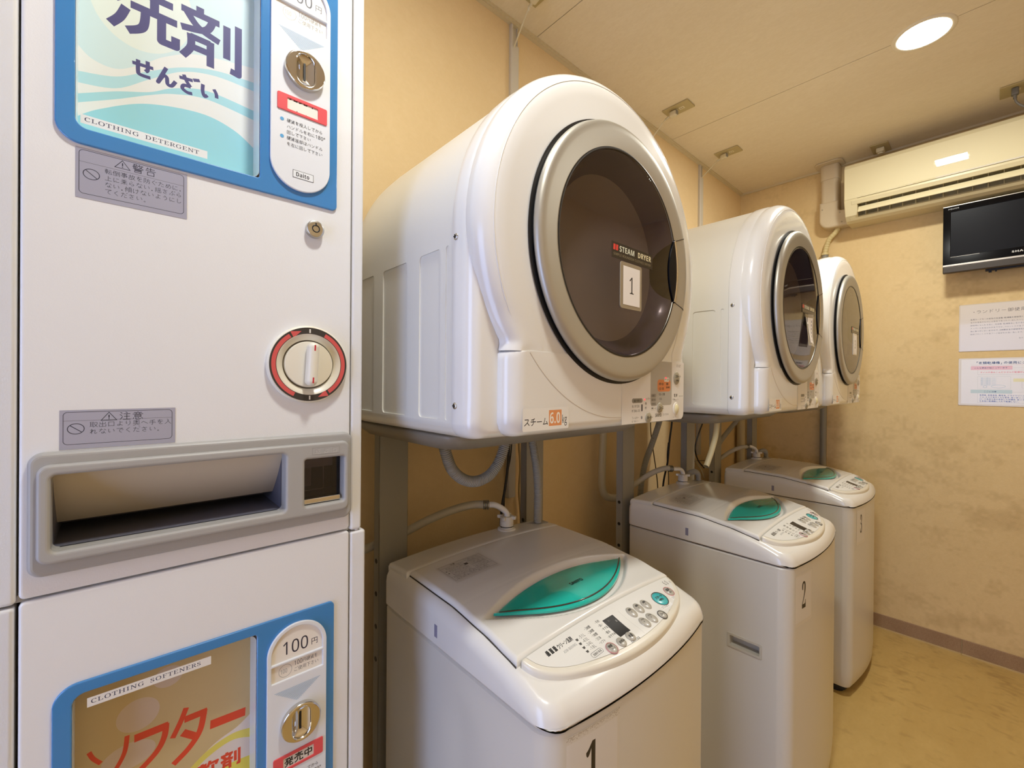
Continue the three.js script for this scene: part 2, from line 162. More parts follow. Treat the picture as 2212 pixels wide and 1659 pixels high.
function glyph(ctx, ch, x, y, w, h, lw) {
  ctx.lineWidth = lw; ctx.lineCap = 'butt'; ctx.lineJoin = 'round';
  let list = strokes[ch];
  if (!list) {                                       // characters too small in the photograph to read: a square of strokes
    const c = ch.codePointAt(0), q = (k) => ((c * (k + 3) * 2654435761) >>> 8) % 5; list = [];
    for (let i = 0; i < 4; i++) list.push([V2(8 + 3 * q(i), 14 + i * 24), V2(92 - 3 * q(i + 5), 14 + i * 24)]);
    list.push([V2(30 + 8 * q(9), 6), V2(26 + 8 * q(10), 94)], [V2(70, 30 + 6 * q(11)), V2(74 + 4 * q(12), 92)]);
  }
  for (const s of list) { ctx.beginPath(); s.forEach((p, i) => (i ? ctx.lineTo : ctx.moveTo).call(ctx, x + (p.x / 100) * w, y + (p.y / 100) * h)); ctx.stroke(); }
}
function text(ctx, str, x, y, size, o = {}) {       // x, y: top left of the line, sizes in millimetres; o: color, weight, aspect, gap, font
  const { color = '#222', weight = 0.08, aspect = 1, gap = 0.08, font = 'sans-serif', bold = false } = o;
  ctx.fillStyle = ctx.strokeStyle = color;
  for (const ch of str) {
    if (ch === ' ') { x += size * aspect * 0.4; continue; }
    if (ch === '　') { x += size * aspect; continue; }
    if (ch.charCodeAt(0) < 256) {
      ctx.save(); ctx.font = (bold ? 'bold ' : '') + '20px ' + font; const k = size / 15, m = ctx.measureText(ch).width; ctx.translate(x, y + size * 0.96); ctx.scale(k * aspect, k); ctx.fillText(ch, 0, 0); ctx.restore();
      x += m * k * aspect + size * gap * 0.5;
    } else if ('。、・'.includes(ch)) { ctx.beginPath(); ctx.arc(x + size * 0.2 * aspect, y + size * (ch === '・' ? 0.5 : 0.86), size * 0.09, 0, 7); ch === '。' ? ((ctx.lineWidth = size * 0.05), ctx.stroke()) : ctx.fill(); x += size * aspect * 0.6; }
    else if ('『「'.includes(ch)) { ctx.lineWidth = size * weight; ctx.beginPath(); ctx.moveTo(x + size * 0.4, y + size * 0.5); ctx.lineTo(x + size * 0.4, y); ctx.lineTo(x + size * 0.7, y); ctx.stroke(); x += size * aspect * 0.8; }
    else if ('』」'.includes(ch)) { ctx.lineWidth = size * weight; ctx.beginPath(); ctx.moveTo(x + size * 0.3, y + size * 0.5); ctx.lineTo(x + size * 0.3, y + size); ctx.lineTo(x, y + size); ctx.stroke(); x += size * aspect * 0.8; }
    else { glyph(ctx, ch, x, y, size * aspect, size, size * weight); x += size * aspect * (1 + gap); }
  }
  return x;
}
function print(w, h, ppm, draw, o = {}) {            // a printed sheet w x h millimetres; draw(ctx) in millimetres from its top left corner
  const c = document.createElement('canvas'); c.width = Math.round(w * ppm); c.height = Math.round(h * ppm);
  const ctx = c.getContext('2d'); ctx.scale(ppm, ppm); draw(ctx);
  const t = new THREE.CanvasTexture(c); t.colorSpace = THREE.SRGBColorSpace; t.anisotropy = 8;
  return new THREE.MeshPhysicalMaterial({ map: t, roughness: 0.4, ...o });
}
const fillR = (ctx, x, y, w, h, r, fill, line, lw) => { ctx.beginPath(); ctx.roundRect(x, y, w, h, r); if (fill) { ctx.fillStyle = fill; ctx.fill(); } if (line) { ctx.strokeStyle = line; ctx.lineWidth = lw; ctx.stroke(); } };
const ell = (ctx, x, y, a, b, fill, line, lw) => { ctx.beginPath(); ctx.ellipse(x, y, a, b, 0, 0, Math.PI * 2); if (fill) { ctx.fillStyle = fill; ctx.fill(); } if (line) { ctx.strokeStyle = line; ctx.lineWidth = lw; ctx.stroke(); } };
// a sheet (plane) in a local x-y plane, lower left corner x0,y0
const sheet = (name, x0, y0, x1, y1, z, m, parent) => { const o = mesh(name, new THREE.PlaneGeometry(x1 - x0, y1 - y0).translate((x0 + x1) / 2, (y0 + y1) / 2, z), m, parent); o.castShadow = false; return o; };
// uv of a shape geometry mapped on its bounding box
function shapeSheet(name, shape, z, m, parent, curveSeg = 24) {
  const g = new THREE.ShapeGeometry(shape, curveSeg); g.computeBoundingBox(); const b = g.boundingBox, p = g.attributes.position, u = g.attributes.uv;
  for (let i = 0; i < p.count; i++) u.setXY(i, (p.getX(i) - b.min.x) / (b.max.x - b.min.x), (p.getY(i) - b.min.y) / (b.max.y - b.min.y));
  const o = mesh(name, g.translate(0, 0, z), m, parent); o.castShadow = false; return o;
}

// ---------------------------------------------------------------- the room
const wallTex = noiseTex(512, [[4, 1], [16, 0.6], [64, 0.5], [200, 0.7]], (v) => mixc([232, 204, 155], [236, 209, 162], (v - 0.3) * 2.4));
const wallMat = (x, y) => mat(0xffffff, 0.75, { map: rep(wallTex, x, y), bumpMap: rep(grain, x * 3, y * 3), bumpScale: 0.0004 });
// far wall: the same paper with grey smudges and scuffs (seen in the photograph as blotches with their own outline)
const smudge = [noiseGrid(16, rnd), noiseGrid(64, rnd), noiseGrid(200, rnd)];
const farTex = noiseTex(1024, [[3, 1], [9, 0.8], [32, 0.6], [128, 0.5], [300, 0.6]], (v, x, y) => {
  const a = smudge[0](x * 9, y * 16) * 0.4 + smudge[1](x * 32, y * 64) * 0.36 + smudge[2](x * 160, y * 200) * 0.24;
  let c = mixc([222, 193, 138], [230, 202, 148], (v - 0.3) * 2.4); c = mixc(c, [178, 148, 98], Math.max(0, a - 0.55) * 1.1);
  return c;
});
const farMat = mat(0xffffff, 0.7, { map: farTex, bumpMap: rep(grain, 5, 5), bumpScale: 0.0004 });
const floorTex = noiseTex(1024, [[3, 0.8], [12, 1], [48, 0.8], [160, 0.6], [400, 0.5]], (v, x, y) => {
  const a = smudge[0](x * 15 + 5, y * 16) * 0.24 + smudge[1](x * 62, y * 128) * 0.4 + smudge[2](x * 130, y * 400) * 0.36;
  let c = mixc([192, 159, 94], [204, 172, 106], (v - 0.3) * 2.4); c = mixc(c, [150, 118, 66], Math.max(0, a - 0.57) * 1.7); return c;
});
const planeUV = (w, h) => new THREE.PlaneGeometry(w, h);
struct('floor', box(-0.1, -0.1, ZB - 0.1, XR + 0.1, 0, ZF + 0.1), mat(0xffffff, 0.34, { map: floorTex, bumpMap: rep(grain, 6, 6), bumpScale: 0.0003 }));
const wl = struct('wall_left', box(-0.1, 0, ZB - 0.1, 0, CEIL + 0.1, ZF + 0.1), wallMat(3, 2));
struct('wall_back', box(0, 0, ZB - 0.1, XR, CEIL + 0.1, ZB), farMat);
struct('wall_right', box(XR, 0, ZB - 0.1, XR + 0.1, CEIL + 0.1, ZF + 0.1), wallMat(3, 2));
// the wall behind the camera has the open entrance
const wf = new THREE.Shape(); wf.moveTo(0, 0); wf.lineTo(0.62, 0); wf.lineTo(0.62, 2.05); wf.lineTo(1.52, 2.05); wf.lineTo(1.52, 0); wf.lineTo(XR, 0); wf.lineTo(XR, CEIL + 0.1); wf.lineTo(0, CEIL + 0.1); wf.lineTo(0, 0);
struct('wall_front', ext(wf, ZF, ZF + 0.1), wallMat(1, 1));
const doorM = mat(0x6f6a62, 0.5);
struct('door_1', [rbox(0.58, 0, ZF - 0.02, 0.625, 2.09, ZF + 0.11), rbox(1.515, 0, ZF - 0.02, 1.56, 2.09, ZF + 0.11), rbox(0.58, 2.045, ZF - 0.02, 1.56, 2.09, ZF + 0.11)], doorM);
// ceiling: boards with open joints under a backing slab
const ceil = struct('ceiling'), boardTex = noiseTex(512, [[6, 0.7], [64, 0.6], [256, 1]], (v) => mixc([230, 214, 181], [235, 220, 189], (v - 0.3) * 2.4));
const boardM = mat(0xffffff, 0.8, { map: boardTex, bumpMap: rep(grain, 4, 4), bumpScale: 0.0003 });
mesh('backing_slab', box(0, CEIL + 0.01, ZB, XR, CEIL + 0.1, ZF), mat(0x6d5c3e, 0.9), ceil);
const joints = [ZF, 0.843, -0.14, -1.123, -2.106, ZB];
for (let i = 0; i + 1 < joints.length; i++) mesh('ceiling_board', box(0, CEIL, joints[i + 1] + (i === 4 ? 0 : 0.0014), XR, CEIL + 0.011, joints[i] - (i ? 0.0014 : 0)), boardM, ceil);
const trimM = mat(0xd9c9a4, 0.5);
struct('trim_1', [box(0, CEIL - 0.011, ZB, 0.014, CEIL, ZF), box(0, CEIL - 0.006, ZB, 0.02, CEIL, ZF)], trimM);
struct('trim_2', [box(0.014, CEIL - 0.011, ZB, XR, CEIL, ZB + 0.012)], trimM);
const baseTex = noiseTex(512, [[4, 0.5], [200, 1], [400, 0.6]], (v) => mixc([148, 116, 84], [172, 142, 108], (v - 0.3) * 2.4));
const baseM = mat(0xffffff, 0.55, { map: rep(baseTex, 3, 0.25) });
const bb = struct('baseboard_back');
for (const [a, b] of [[0, 0.1355], [0.1375, 1.036], [1.038, 1.937], [1.939, XR]]) { mesh('baseboard_board', rbox(a, 0.004, ZB, b, 0.074, ZB + 0.006, 0.002, 2), baseM, bb); mesh('baseboard_lip', box(a, 0, ZB, b, 0.006, ZB + 0.009), mat(0xcbb07c, 0.5), bb); }
struct('baseboard_left', rbox(0, 0, ZB + 0.01, 0.006, 0.072, ZF, 0.002, 2), baseM);
struct('baseboard_right', rbox(XR - 0.006, 0, ZB + 0.01, XR, 0.072, ZF, 0.002, 2), baseM);

// downlights: trim ring, glowing diffuser and the lamp just under it
const glowM = new THREE.MeshStandardMaterial({ color: 0xffffff, emissive: LAMP.color, emissiveIntensity: 9, roughness: 0.5 });
for (const [i, [x, z]] of LAMPS.entries()) {
  const t = thing('downlight', i ? 'round ceiling downlight near the vending machine, above the camera' : 'round glowing ceiling downlight in front of the far wall', 'lamp', [x, CEIL, z]);
  mesh('trim_ring', lathe([[0.072, -0.0005], [0.072, 0.003], [0.078, 0.0045], [0.086, 0.0028], [0.088, -0.001]]).rotateX(Math.PI / 2), mat(0xe8dcc0, 0.5), t);
  mesh('diffuser', cyl(0.0725, 0.003, 0, -0.0016, 0, 'y', 48), glowM, t);
  const l = new THREE.RectAreaLight(LAMP.color, LAMP.power, 0.13, 0.13); l.position.set(0, -0.0045, 0); l.rotation.x = -Math.PI / 2; l.name = 'downlight_light'; t.add(l);
}

// ---------------------------------------------------------------- vending machine (front plane x = 0.42)
const white = mat(0xe9e9ea, 0.38, { clearcoat: 0.25, clearcoatRoughness: 0.3, bumpMap: rep(grain, 6, 6), bumpScale: 0.00012 });
const whiteGloss = mat(0xeeeeee, 0.2, { clearcoat: 0.4, clearcoatRoughness: 0.15 });
const grey = mat(0xa9a7a4, 0.42), greyDark = mat(0x55555a, 0.5), black = mat(0x0c0c0e, 0.45), chrome = mat(0xd8d4cc, 0.12, { metalness: 1 }), steel = mat(0xc9c8c4, 0.25, { metalness: 1 });
const clear = (z) => new THREE.MeshPhysicalMaterial({ color: 0xffffff, roughness: 0.02, transmission: 1, thickness: 0, ior: 1.45, ...z });
function poster1(c) {                                 // 191 x 331 mm, detergent
  const H = 331, y0 = 1593, P = (pts) => pts.map(([x, y]) => [x, H - (y - y0)]);
  const area = (up, lo, col) => { c.beginPath(); const a = new THREE.SplineCurve(P(up).map((p) => V2(...p))).getPoints(40); a.forEach((p, i) => (i ? c.lineTo(p.x, p.y) : c.moveTo(p.x, p.y))); (lo ? new THREE.SplineCurve(P(lo).map((p) => V2(...p))).getPoints(40).reverse() : [V2(192, H + 5), V2(-2, H + 5)]).forEach((p) => c.lineTo(p.x, p.y)); c.fillStyle = col; c.fill(); };
  c.fillStyle = '#e9ecea'; c.fillRect(0, 0, 191, H);
  area([[-2, 1940], [192, 1940]], [[-2, 1716], [13, 1701], [36, 1699], [60, 1716], [86, 1740], [123, 1761], [192, 1775]], '#cfe6ea');
  c.save(); c.beginPath(); c.ellipse(62, H - (1800 - y0), 52, 66, 0.2, 0, 7); c.fillStyle = '#e2ece6'; c.fill(); c.restore();
  area([[-2, 1679], [36, 1689], [69, 1712], [104, 1734], [143, 1748], [192, 1753]], [[-2, 1665], [36, 1674], [69, 1701], [104, 1728], [143, 1740], [192, 1740]], '#b4dfe8');
  area([[-2, 1650], [36, 1670], [69, 1684], [95, 1701], [133, 1714], [192, 1710]], [[-2, 1639], [36, 1660], [69, 1680], [95, 1693], [133, 1702], [192, 1696]], '#a5dae4');
  area([[-2, 1621], [21, 1641], [66, 1667], [124, 1679], [164, 1671], [192, 1652]], null, '#97d7e4');
  const navy = '#3a3778';
  glyph(c, '洗', 24, H - (1830 - y0), 75, 80, 9.4); glyph(c, '剤', 99, H - (1830 - y0), 76, 82, 8.8);
  c.strokeStyle = navy; glyph(c, '洗', 24, H - (1830 - y0), 75, 80, 9.4); glyph(c, '剤', 99, H - (1830 - y0), 76, 82, 8.8);
  let x = 50; for (const ch of 'せんざい') { glyph(c, ch, x, H - (1727 - y0), 24, 28, 4.3); x += 24.2; }
}
function poster2(c) {                                 // softener: tan sheet with lilac discs and yellow waves
  const H = 331, y0 = 601, Y = (y) => H - (y - y0);
  c.fillStyle = '#cdb88c'; c.fillRect(0, 0, 191, H);
  for (const [x, y, a, b] of [[92, 893, 16, 14], [61, 856, 22, 21], [52, 806, 27, 17]]) ell(c, x, Y(y), a, b, '#d3c2b6');
  const area = (up, lo, col) => { c.beginPath(); const a = new THREE.SplineCurve(up.map(([x, y]) => V2(x, Y(y)))).getPoints(40); a.forEach((p, i) => (i ? c.lineTo(p.x, p.y) : c.moveTo(p.x, p.y))); (lo ? new THREE.SplineCurve(lo.map(([x, y]) => V2(x, Y(y)))).getPoints(40).reverse() : [V2(192, H + 5), V2(90, H + 5)]).forEach((p) => c.lineTo(p.x, p.y)); c.fillStyle = col; c.fill(); };
  area([[90, 726], [140, 768], [175, 782], [200, 800]], null, '#e3d9d2');
  area([[112, 748], [138, 766], [169, 774], [200, 768]], [[112, 738], [138, 756], [169, 764], [200, 752]], '#e2d76a');
  area([[100, 710], [150, 730], [200, 728]], null, '#e6da5e');
  const red = '#e0452f'; c.strokeStyle = c.fillStyle = red; c.lineCap = 'butt'; c.lineJoin = 'round';
  const st = (pts, lw) => { c.lineWidth = lw; c.beginPath(); new THREE.SplineCurve(pts.map(([x, y]) => V2(x, Y(y)))).getPoints(30).forEach((p, i) => (i ? c.lineTo(p.x, p.y) : c.moveTo(p.x, p.y))); c.stroke(); };
  const ln = (pts, lw) => { c.lineWidth = lw; c.beginPath(); pts.forEach(([x, y], i) => (i ? c.lineTo(x, Y(y)) : c.moveTo(x, Y(y)))); c.stroke(); };
  st([[14, 832], [18, 822], [25, 812]], 4.5); st([[50, 834], [47, 812], [36, 792], [20, 776]], 5);
  ln([[57, 826], [92, 826]], 10); st([[90, 829], [88, 812], [80, 796], [62, 780]], 7);
  st([[112, 840], [106, 824], [97, 805]], 6.5); ln([[110, 824], [136, 824]], 9); st([[133, 827], [128, 800], [116, 782], [98, 768]], 7.5); ln([[108, 807], [126, 791]], 9);
  ln([[140, 801], [184, 799]], 12.5);
  text(c, '柔軟剤', 96, Y(750), 26, { color: red, weight: 0.14 });
}
const P1 = print(191, 331, 5, poster1, { roughness: 0.5 }), P2 = print(191, 331, 5, poster2, { roughness: 0.5 });
const strip1 = print(123, 10.5, 10, (c) => { c.fillStyle = '#e8ecec'; c.fillRect(0, 0, 123, 11); text(c, 'CLOTHING  DETERGENT', 3, 2.4, 5, { font: 'serif', aspect: 1.33, color: '#2f3550', gap: 0.16 }); }, { roughness: 0.5 });
const strip2 = print(123, 11, 10, (c) => { c.fillStyle = '#e6e2dc'; c.fillRect(0, 0, 123, 11); text(c, 'CLOTHING  SOFTENERS', 3, 2.6, 5, { font: 'serif', aspect: 1.33, color: '#2f3550', gap: 0.16 }); }, { roughness: 0.5 });
const price = print(74, 46, 10, (c) => { c.fillStyle = '#eee7dc'; c.fillRect(0, 0, 74, 46); c.fillStyle = '#e3dacd'; text(c, '100', 15, 19, 19, { aspect: 0.9, color: '#2c2a3a', gap: 0.02 }); text(c, '円', 56, 26.5, 11, { color: '#2c2a3a', weight: 0.075 }); });
const coinNote = print(74, 25, 12, (c) => { c.fillStyle = '#ece4d8'; c.fillRect(0, 0, 74, 25); ell(c, 20, 12.5, 9, 9, null, '#8d8a84', 0.5); text(c, '100', 13, 9, 7, { aspect: 0.62, color: '#b5b2ab', bold: true, gap: 0.02 }); text(c, '100円硬貨を', 32, 3.2, 6.8, { aspect: 0.8, color: '#5b5a60', weight: 0.065, gap: 0.04 }); text(c, 'ご使用下さい', 32, 12.6, 6.8, { aspect: 0.86, color: '#5b5a60', weight: 0.065, gap: 0.04 }); });
const howTo = print(66, 48, 14, (c) => {
  for (const y of [4.5, 30]) ell(c, 4, y, 2.6, 2.6, '#5ba4d6');
  ['硬貨を投入してから', 'ハンドルを右に180ﾟ', '回して下さい', '硬貨返却はハンドル', 'を左に回して下さい'].forEach((s, i) => text(c, s.replace('ﾟ', '°'), 10.5, [1.2, 10.2, 18.6, 27, 36][i], 5.7, { aspect: 0.96, color: '#2c2b36', weight: i === 0 || i === 3 ? 0.075 : 0.07, gap: 0.06 }));
}, { transparent: true });
const hatch = print(66, 24, 12, (c) => { c.strokeStyle = '#7fb4d6'; c.lineWidth = 0.42; for (let i = 0; i < 15; i++) { c.beginPath(); c.moveTo(0.5 + i * 2.1, 0.5 + i * 1.6); c.lineTo(65.5 - i * 2.25, 0.5 + i * 1.6); c.stroke(); } }, { transparent: true });
const daito = print(30, 11.4, 20, (c) => { fillR(c, 0.4, 0.4, 29.2, 10.6, 1, '#e8ebee', '#555', 0.35); text(c, 'Daito', 4.2, 2.3, 6.6, { bold: true, aspect: 0.86, color: '#26242b', gap: 0.02 }); });
const drumA = print(44, 17, 14, (c) => { c.fillStyle = '#ebe6dc'; c.fillRect(0, 0, 44, 17); text(c, '発売中', 2, -9.4, 12, { weight: 0.13, color: '#1c1a1a', aspect: 1.05 }); text(c, '売切', 6, 14.6, 12, { weight: 0.1, color: '#1c1a1a', aspect: 1.3 }); });
const drumB = print(44, 17, 14, (c) => { c.fillStyle = '#d9d3c9'; c.fillRect(0, 0, 44, 17); text(c, '発売中', 2, 1.6, 13.6, { weight: 0.12, color: '#1c1a1a', aspect: 0.93 }); });
const warn = (w, h, title, lines, tx, ts) => print(w, h, 12, (c) => {
  c.fillStyle = '#b6bddc'; c.fillRect(0, 0, w, h); fillR(c, 3, 2.4, w - 6.5, h - 8, 4, null, '#33384f', 0.5);
  c.lineWidth = 0.25; c.beginPath(); c.moveTo(3, h * 0.275); c.lineTo(w - 3.5, h * 0.275); c.stroke();
  c.lineWidth = 0.6; c.beginPath(); c.moveTo(tx, 13.2); c.lineTo(tx + 7, 3.6); c.lineTo(tx + 14, 13.2); c.closePath(); c.stroke(); c.fillStyle = '#33384f'; c.fillRect(tx + 6.5, 6.6, 1, 3.6); c.fillRect(tx + 6.5, 11, 1, 1);
  text(c, title, tx + 16, 3.4, 10.4, { color: '#33384f', weight: 0.06, aspect: 1.05, gap: 0.12 });
  const cy = h * 0.275 + (lines.length > 2 ? 13 : 9.5); ell(c, 13.5, cy, 7, 6, null, '#33384f', 0.7); c.beginPath(); c.moveTo(8.6, cy - 4); c.lineTo(18.4, cy + 4); c.stroke();
  lines.forEach((s, i) => text(c, s, 25, h * 0.275 + 1.6 + i * ts * 1.22, ts, { color: '#3b4056', weight: 0.06, aspect: lines.length > 2 ? 1.0 : 1.04, gap: 0.08 }));
}, { roughness: 0.3, metalness: 0.55 });
const warn1 = warn(105, 59, '警告', ['転倒事故を防ぐために、', '上に乗らない、揺さぶら', 'ない、傾けないようにし', 'てください。'], 34, 6.6), warn2 = warn(106, 45.6, '注意', ['取出口より奥へ手を入', 'れないでください。'], 35, 6.9);
const retText = print(42, 11, 14, (c) => { c.fillStyle = '#a9a7a4'; c.fillRect(0, 0, 42, 11); c.strokeStyle = '#8f8d8a'; c.lineWidth = 0.5; c.strokeRect(0.4, 0.4, 41, 10); '返却口'.split('').forEach((ch, i) => { c.strokeStyle = '#c6c4c0'; glyph(c, ch, 4.3 + i * 13, 2.4, 8, 7, 0.7); c.strokeStyle = '#8a8885'; glyph(c, ch, 3.8 + i * 13, 1.9, 8, 7, 0.5); }); }, { roughness: 0.45 });  // relief of the lettering is painted: pale strokes as lit edges, darker ones as shade
const dialTex = print(116, 116, 8, (c) => {
  c.translate(58, 58); ell(c, 0, 0, 58, 58, '#3a3634'); c.fillStyle = '#e9e4da'; for (const s of [-1, 1]) c.fillRect(-1.1, s * 51.5 - 3, 2.2, 6);
  for (const k of [0, 1]) { c.save(); c.rotate(k * Math.PI); c.strokeStyle = '#d85a58'; c.lineWidth = 6; c.beginPath(); c.arc(0, 0, 51, -1.12, 0.98); c.stroke(); c.rotate(1.08); c.fillStyle = '#d85a58'; c.beginPath(); c.moveTo(46, -2); c.lineTo(56.5, -2); c.lineTo(50.5, 13); c.closePath(); c.fill(); c.restore(); }
}, { roughness: 0.35 });
{
  const M = thing('vending_machine', 'tall white coin vending machine for detergent and softener with blue display panels', 'vending machine', [0.22, 0, -0.11], Math.PI / 2);
  const X = (z) => -(z + 0.11), F = 0.2;              // world z -> local x; local z of the front plane
  mesh('cabinet', [rbox(X(0.1), 0.03, -0.2, X(-0.305), 2.07, F - 0.14, 0.006), rbox(X(0.105), 0.03, -0.19, X(0.099), 2.07, F - 0.004, 0.002, 2), rbox(X(-0.3), 0.03, -0.19, X(-0.306), 2.07, F - 0.004, 0.002, 2), rbox(X(0.1), 2.05, -0.19, X(-0.302), 2.07, F - 0.004, 0.002, 2), rbox(X(0.1), 0.03, -0.19, X(-0.302), 0.05, F - 0.03, 0.002, 2), box(X(0.1), 1.049, -0.1, X(-0.302), 1.057, F - 0.012)], white, M);
  mesh('plinth', box(X(0.09), 0, -0.18, X(-0.3), 0.04, F - 0.05), black, M);
  for (const [a, b, lo, hi] of [[0.107, 0.0822, 1.0503, 2.07], [0.107, 0.0832, 0.035, 1.0478], [-0.2905, -0.3095, 1.0503, 2.07], [-0.2905, -0.3168, 0.035, 1.0478]]) mesh('corner_post', rbox(X(a), lo, 0.02, X(b), hi, F, 0.0045, 4), white, M);
  const blue = mat(0x3f86c4, 0.16, { clearcoat: 0.6, clearcoatRoughness: 0.06 }), panelWhite = mat(0xe4e7ec, 0.3), cardWhite = mat(0xefe9df, 0.5), recess = mat(0xdfe6e8, 0.25), red = mat(0xe2555a, 0.35), cream = mat(0xe9e3d2, 0.3);
  for (const unit of [0, 1]) {
    const d = unit ? 0 : -0.992, upper = unit === 1;  // y offset of the unit
    const y = (v) => v + d;
    const door = rrect(X(0.0802), y(1.0543) + (upper ? 0 : 0.01), X(-0.2888), y(2.0435), [0.006, 0.006, 0.006, 0.006]);
    door.holes.push(rrect(X(0.0605), y(1.098), X(-0.193), y(1.1995), 0.004, THREE.Path), rrect(X(-0.2095), y(1.1), X(-0.279), y(1.187), 0.003, THREE.Path), rrect(X(0.0375), y(1.5945), X(-0.153), y(1.922), 0.006, THREE.Path));
    const D = mesh('door', ext(door, F - 0.02, F, 0.0035, 4), white, M);
    // blue display panel
    const bp = rrect(X(0.054), y(1.5755), X(-0.2635), y(1.936), [0.022, 0.008, 0.008, 0.022]); bp.holes.push(rrect(X(0.0375), y(1.5945), X(-0.153), y(1.922), [0.012, 0.004, 0.004, 0.012], THREE.Path));
    const B = mesh('display_panel', ext(bp, F - 0.001, F + 0.0035, 0.0015, 3), blue, M);
    const cav = rrect(X(0.043), y(1.589), X(-0.1585), y(1.927), 0.012); cav.holes.push(rrect(X(0.0369), y(1.5951), X(-0.1524), y(1.9214), 0.011, THREE.Path));
    mesh('display_well', ext(cav, F - 0.042, F - 0.0212), recess, B); mesh('display_well', ext((() => { const q = rrect(X(0.0373), y(1.5947), X(-0.1528), y(1.9218), 0.0115); q.holes.push(rrect(X(0.0369), y(1.5951), X(-0.1524), y(1.9214), 0.011, THREE.Path)); return q; })(), F - 0.0215, F - 0.0008), recess, B);
    sheet('poster', X(0.0385), y(1.593), X(-0.1535), y(1.9235), F - 0.038, upper ? P1 : P2, B);
    sheet('window_pane', X(0.038), y(1.594), X(-0.1535), y(1.9225), F - 0.0012, clear(), B);
    if (upper) { const s = sheet('english_strip', X(0.033), 1.6008, X(-0.09), 1.6113, F + 0.0006, strip1, B); s.userData.label = 'white strip reading CLOTHING DETERGENT'; }
    else { const s = sheet('english_strip', X(0.0249), 0.9098, X(-0.0976), 0.921, F + 0.0006, strip2, B); s.userData.label = 'white strip reading CLOTHING SOFTENERS'; }
    // coin panel: rounded plate with the price window
    const cx0 = X(-0.1652), cx1 = X(-0.2505), cr = (cx1 - cx0) / 2, cp = rrect(cx0, y(1.5898), cx1, y(1.9225), [cr - 0.0005, cr - 0.0005, cr - 0.0005, cr - 0.0005]);
    const pw0 = cx0 + 0.006, pw1 = cx1 - 0.006, ph = new THREE.Path(); ph.moveTo(pw0, y(1.8695)); ph.lineTo(pw1, y(1.8695)); ph.lineTo(pw1, y(1.881)); ph.absarc((pw0 + pw1) / 2, y(1.88), (pw1 - pw0) / 2, 0, Math.PI, false); ph.lineTo(pw0, y(1.8695));
    cp.holes.push(ph, rrect(pw0, y(1.8415), pw1, y(1.866), 0.001, THREE.Path));
    const C = mesh('coin_panel', ext(cp, F + 0.0035, F + 0.0075, 0.0012, 2), panelWhite, M);
    { const a = new THREE.Shape(), q = (pw0 + pw1) / 2, w = (pw1 - pw0) / 2 + 0.001; a.moveTo(pw0 - 0.001, y(1.8685)); a.lineTo(pw1 + 0.001, y(1.8685)); a.lineTo(pw1 + 0.001, y(1.88)); a.absarc(q, y(1.88), w, 0, Math.PI, false); a.lineTo(pw0 - 0.001, y(1.8685)); shapeSheet('price_card', a, F + 0.0042, price, C); }
    sheet('coin_note', pw0 - 0.0005, y(1.841), pw1 + 0.0005, y(1.8665), F + 0.0041, coinNote, C);
    sheet('hatched_arrow', cx0 + 0.0095, y(1.804), cx1 - 0.0095, y(1.827), F + 0.0078, hatch, C);
    // coin slot
    const sy = y(1.772), sx = X(-0.2112), cs = circle(sx, sy, 0.0285); cs.holes.push(rrect(sx - 0.0125, sy - 0.023, sx + 0.0125, sy + 0.023, 0.0124, THREE.Path));
    const S = mesh('coin_slot', ext(cs, F + 0.007, F + 0.017, 0.0025, 4, 40), chrome, M);
    mesh('coin_cup', grid(16, 24, (u, v) => { const a = (u - 0.5) * 2, b = (v - 0.5) * 2; return [sx + a * 0.0125, sy + b * 0.023, F + 0.0085 + 0.006 * Math.max(a * a, Math.pow(Math.abs(b), 4))]; }), chrome, S);
    mesh('slot', rbox(sx - 0.0018, sy - 0.0135, F + 0.0065, sx + 0.0014, sy + 0.0135, F + 0.0098, 0.0005, 1), black, S);
    // sale indicator
    const ip = rrect(X(-0.1738), y(1.7036), X(-0.2452), y(1.7288), 0.0025); ip.holes.push(rrect(X(-0.1875), y(1.7076), X(-0.2314), y(1.7238), 0.001, THREE.Path));
    const I = mesh('indicator_frame', ext(ip, F + 0.0072, F + 0.009, 0.0005, 2), red, M);
    sheet('indicator_drum', X(-0.187), y(1.707), X(-0.232), y(1.7245), F + 0.0077, upper ? drumA : drumB, I);
    sheet('instructions', X(-0.1765), y(1.6465), X(-0.2425), y(1.6945), F + 0.0078, howTo, C);
    const lg = sheet('maker_badge', X(-0.1957), y(1.6083), X(-0.2255), y(1.6197), F + 0.0079, daito, C); lg.userData.label = 'small maker badge reading Daito';
    // key lock
    const ly = y(1.5375), lx = X(-0.2292), L = mesh('key_lock', lathe([[0.0132, 0], [0.0132, 0.009], [0.0122, 0.0105], [0.0085, 0.0108], [0, 0.0108]], 40).translate(lx, ly, F - 0.001), steel, M);
    mesh('key_way', [new THREE.TorusGeometry(0.0052, 0.0009, 8, 32).translate(lx, ly, F + 0.0098), box(lx - 0.001, ly + 0.004, F + 0.0095, lx + 0.001, ly + 0.0085, F + 0.0103)], black, L);
    // dial
    const dy = y(1.326), dx = X(-0.2216), K = new THREE.Group(); K.name = 'dial'; K.position.set(dx, dy, F); M.add(K);
    mesh('dial_bezel', lathe([[0.0595, -0.001], [0.0598, 0.005], [0.058, 0.0085], [0.0565, 0.0088], [0.0475, 0.0088], [0.0462, 0.0095], [0.0445, 0.0075], [0.038, 0.0045], [0.0378, 0]], 96), cream, K);
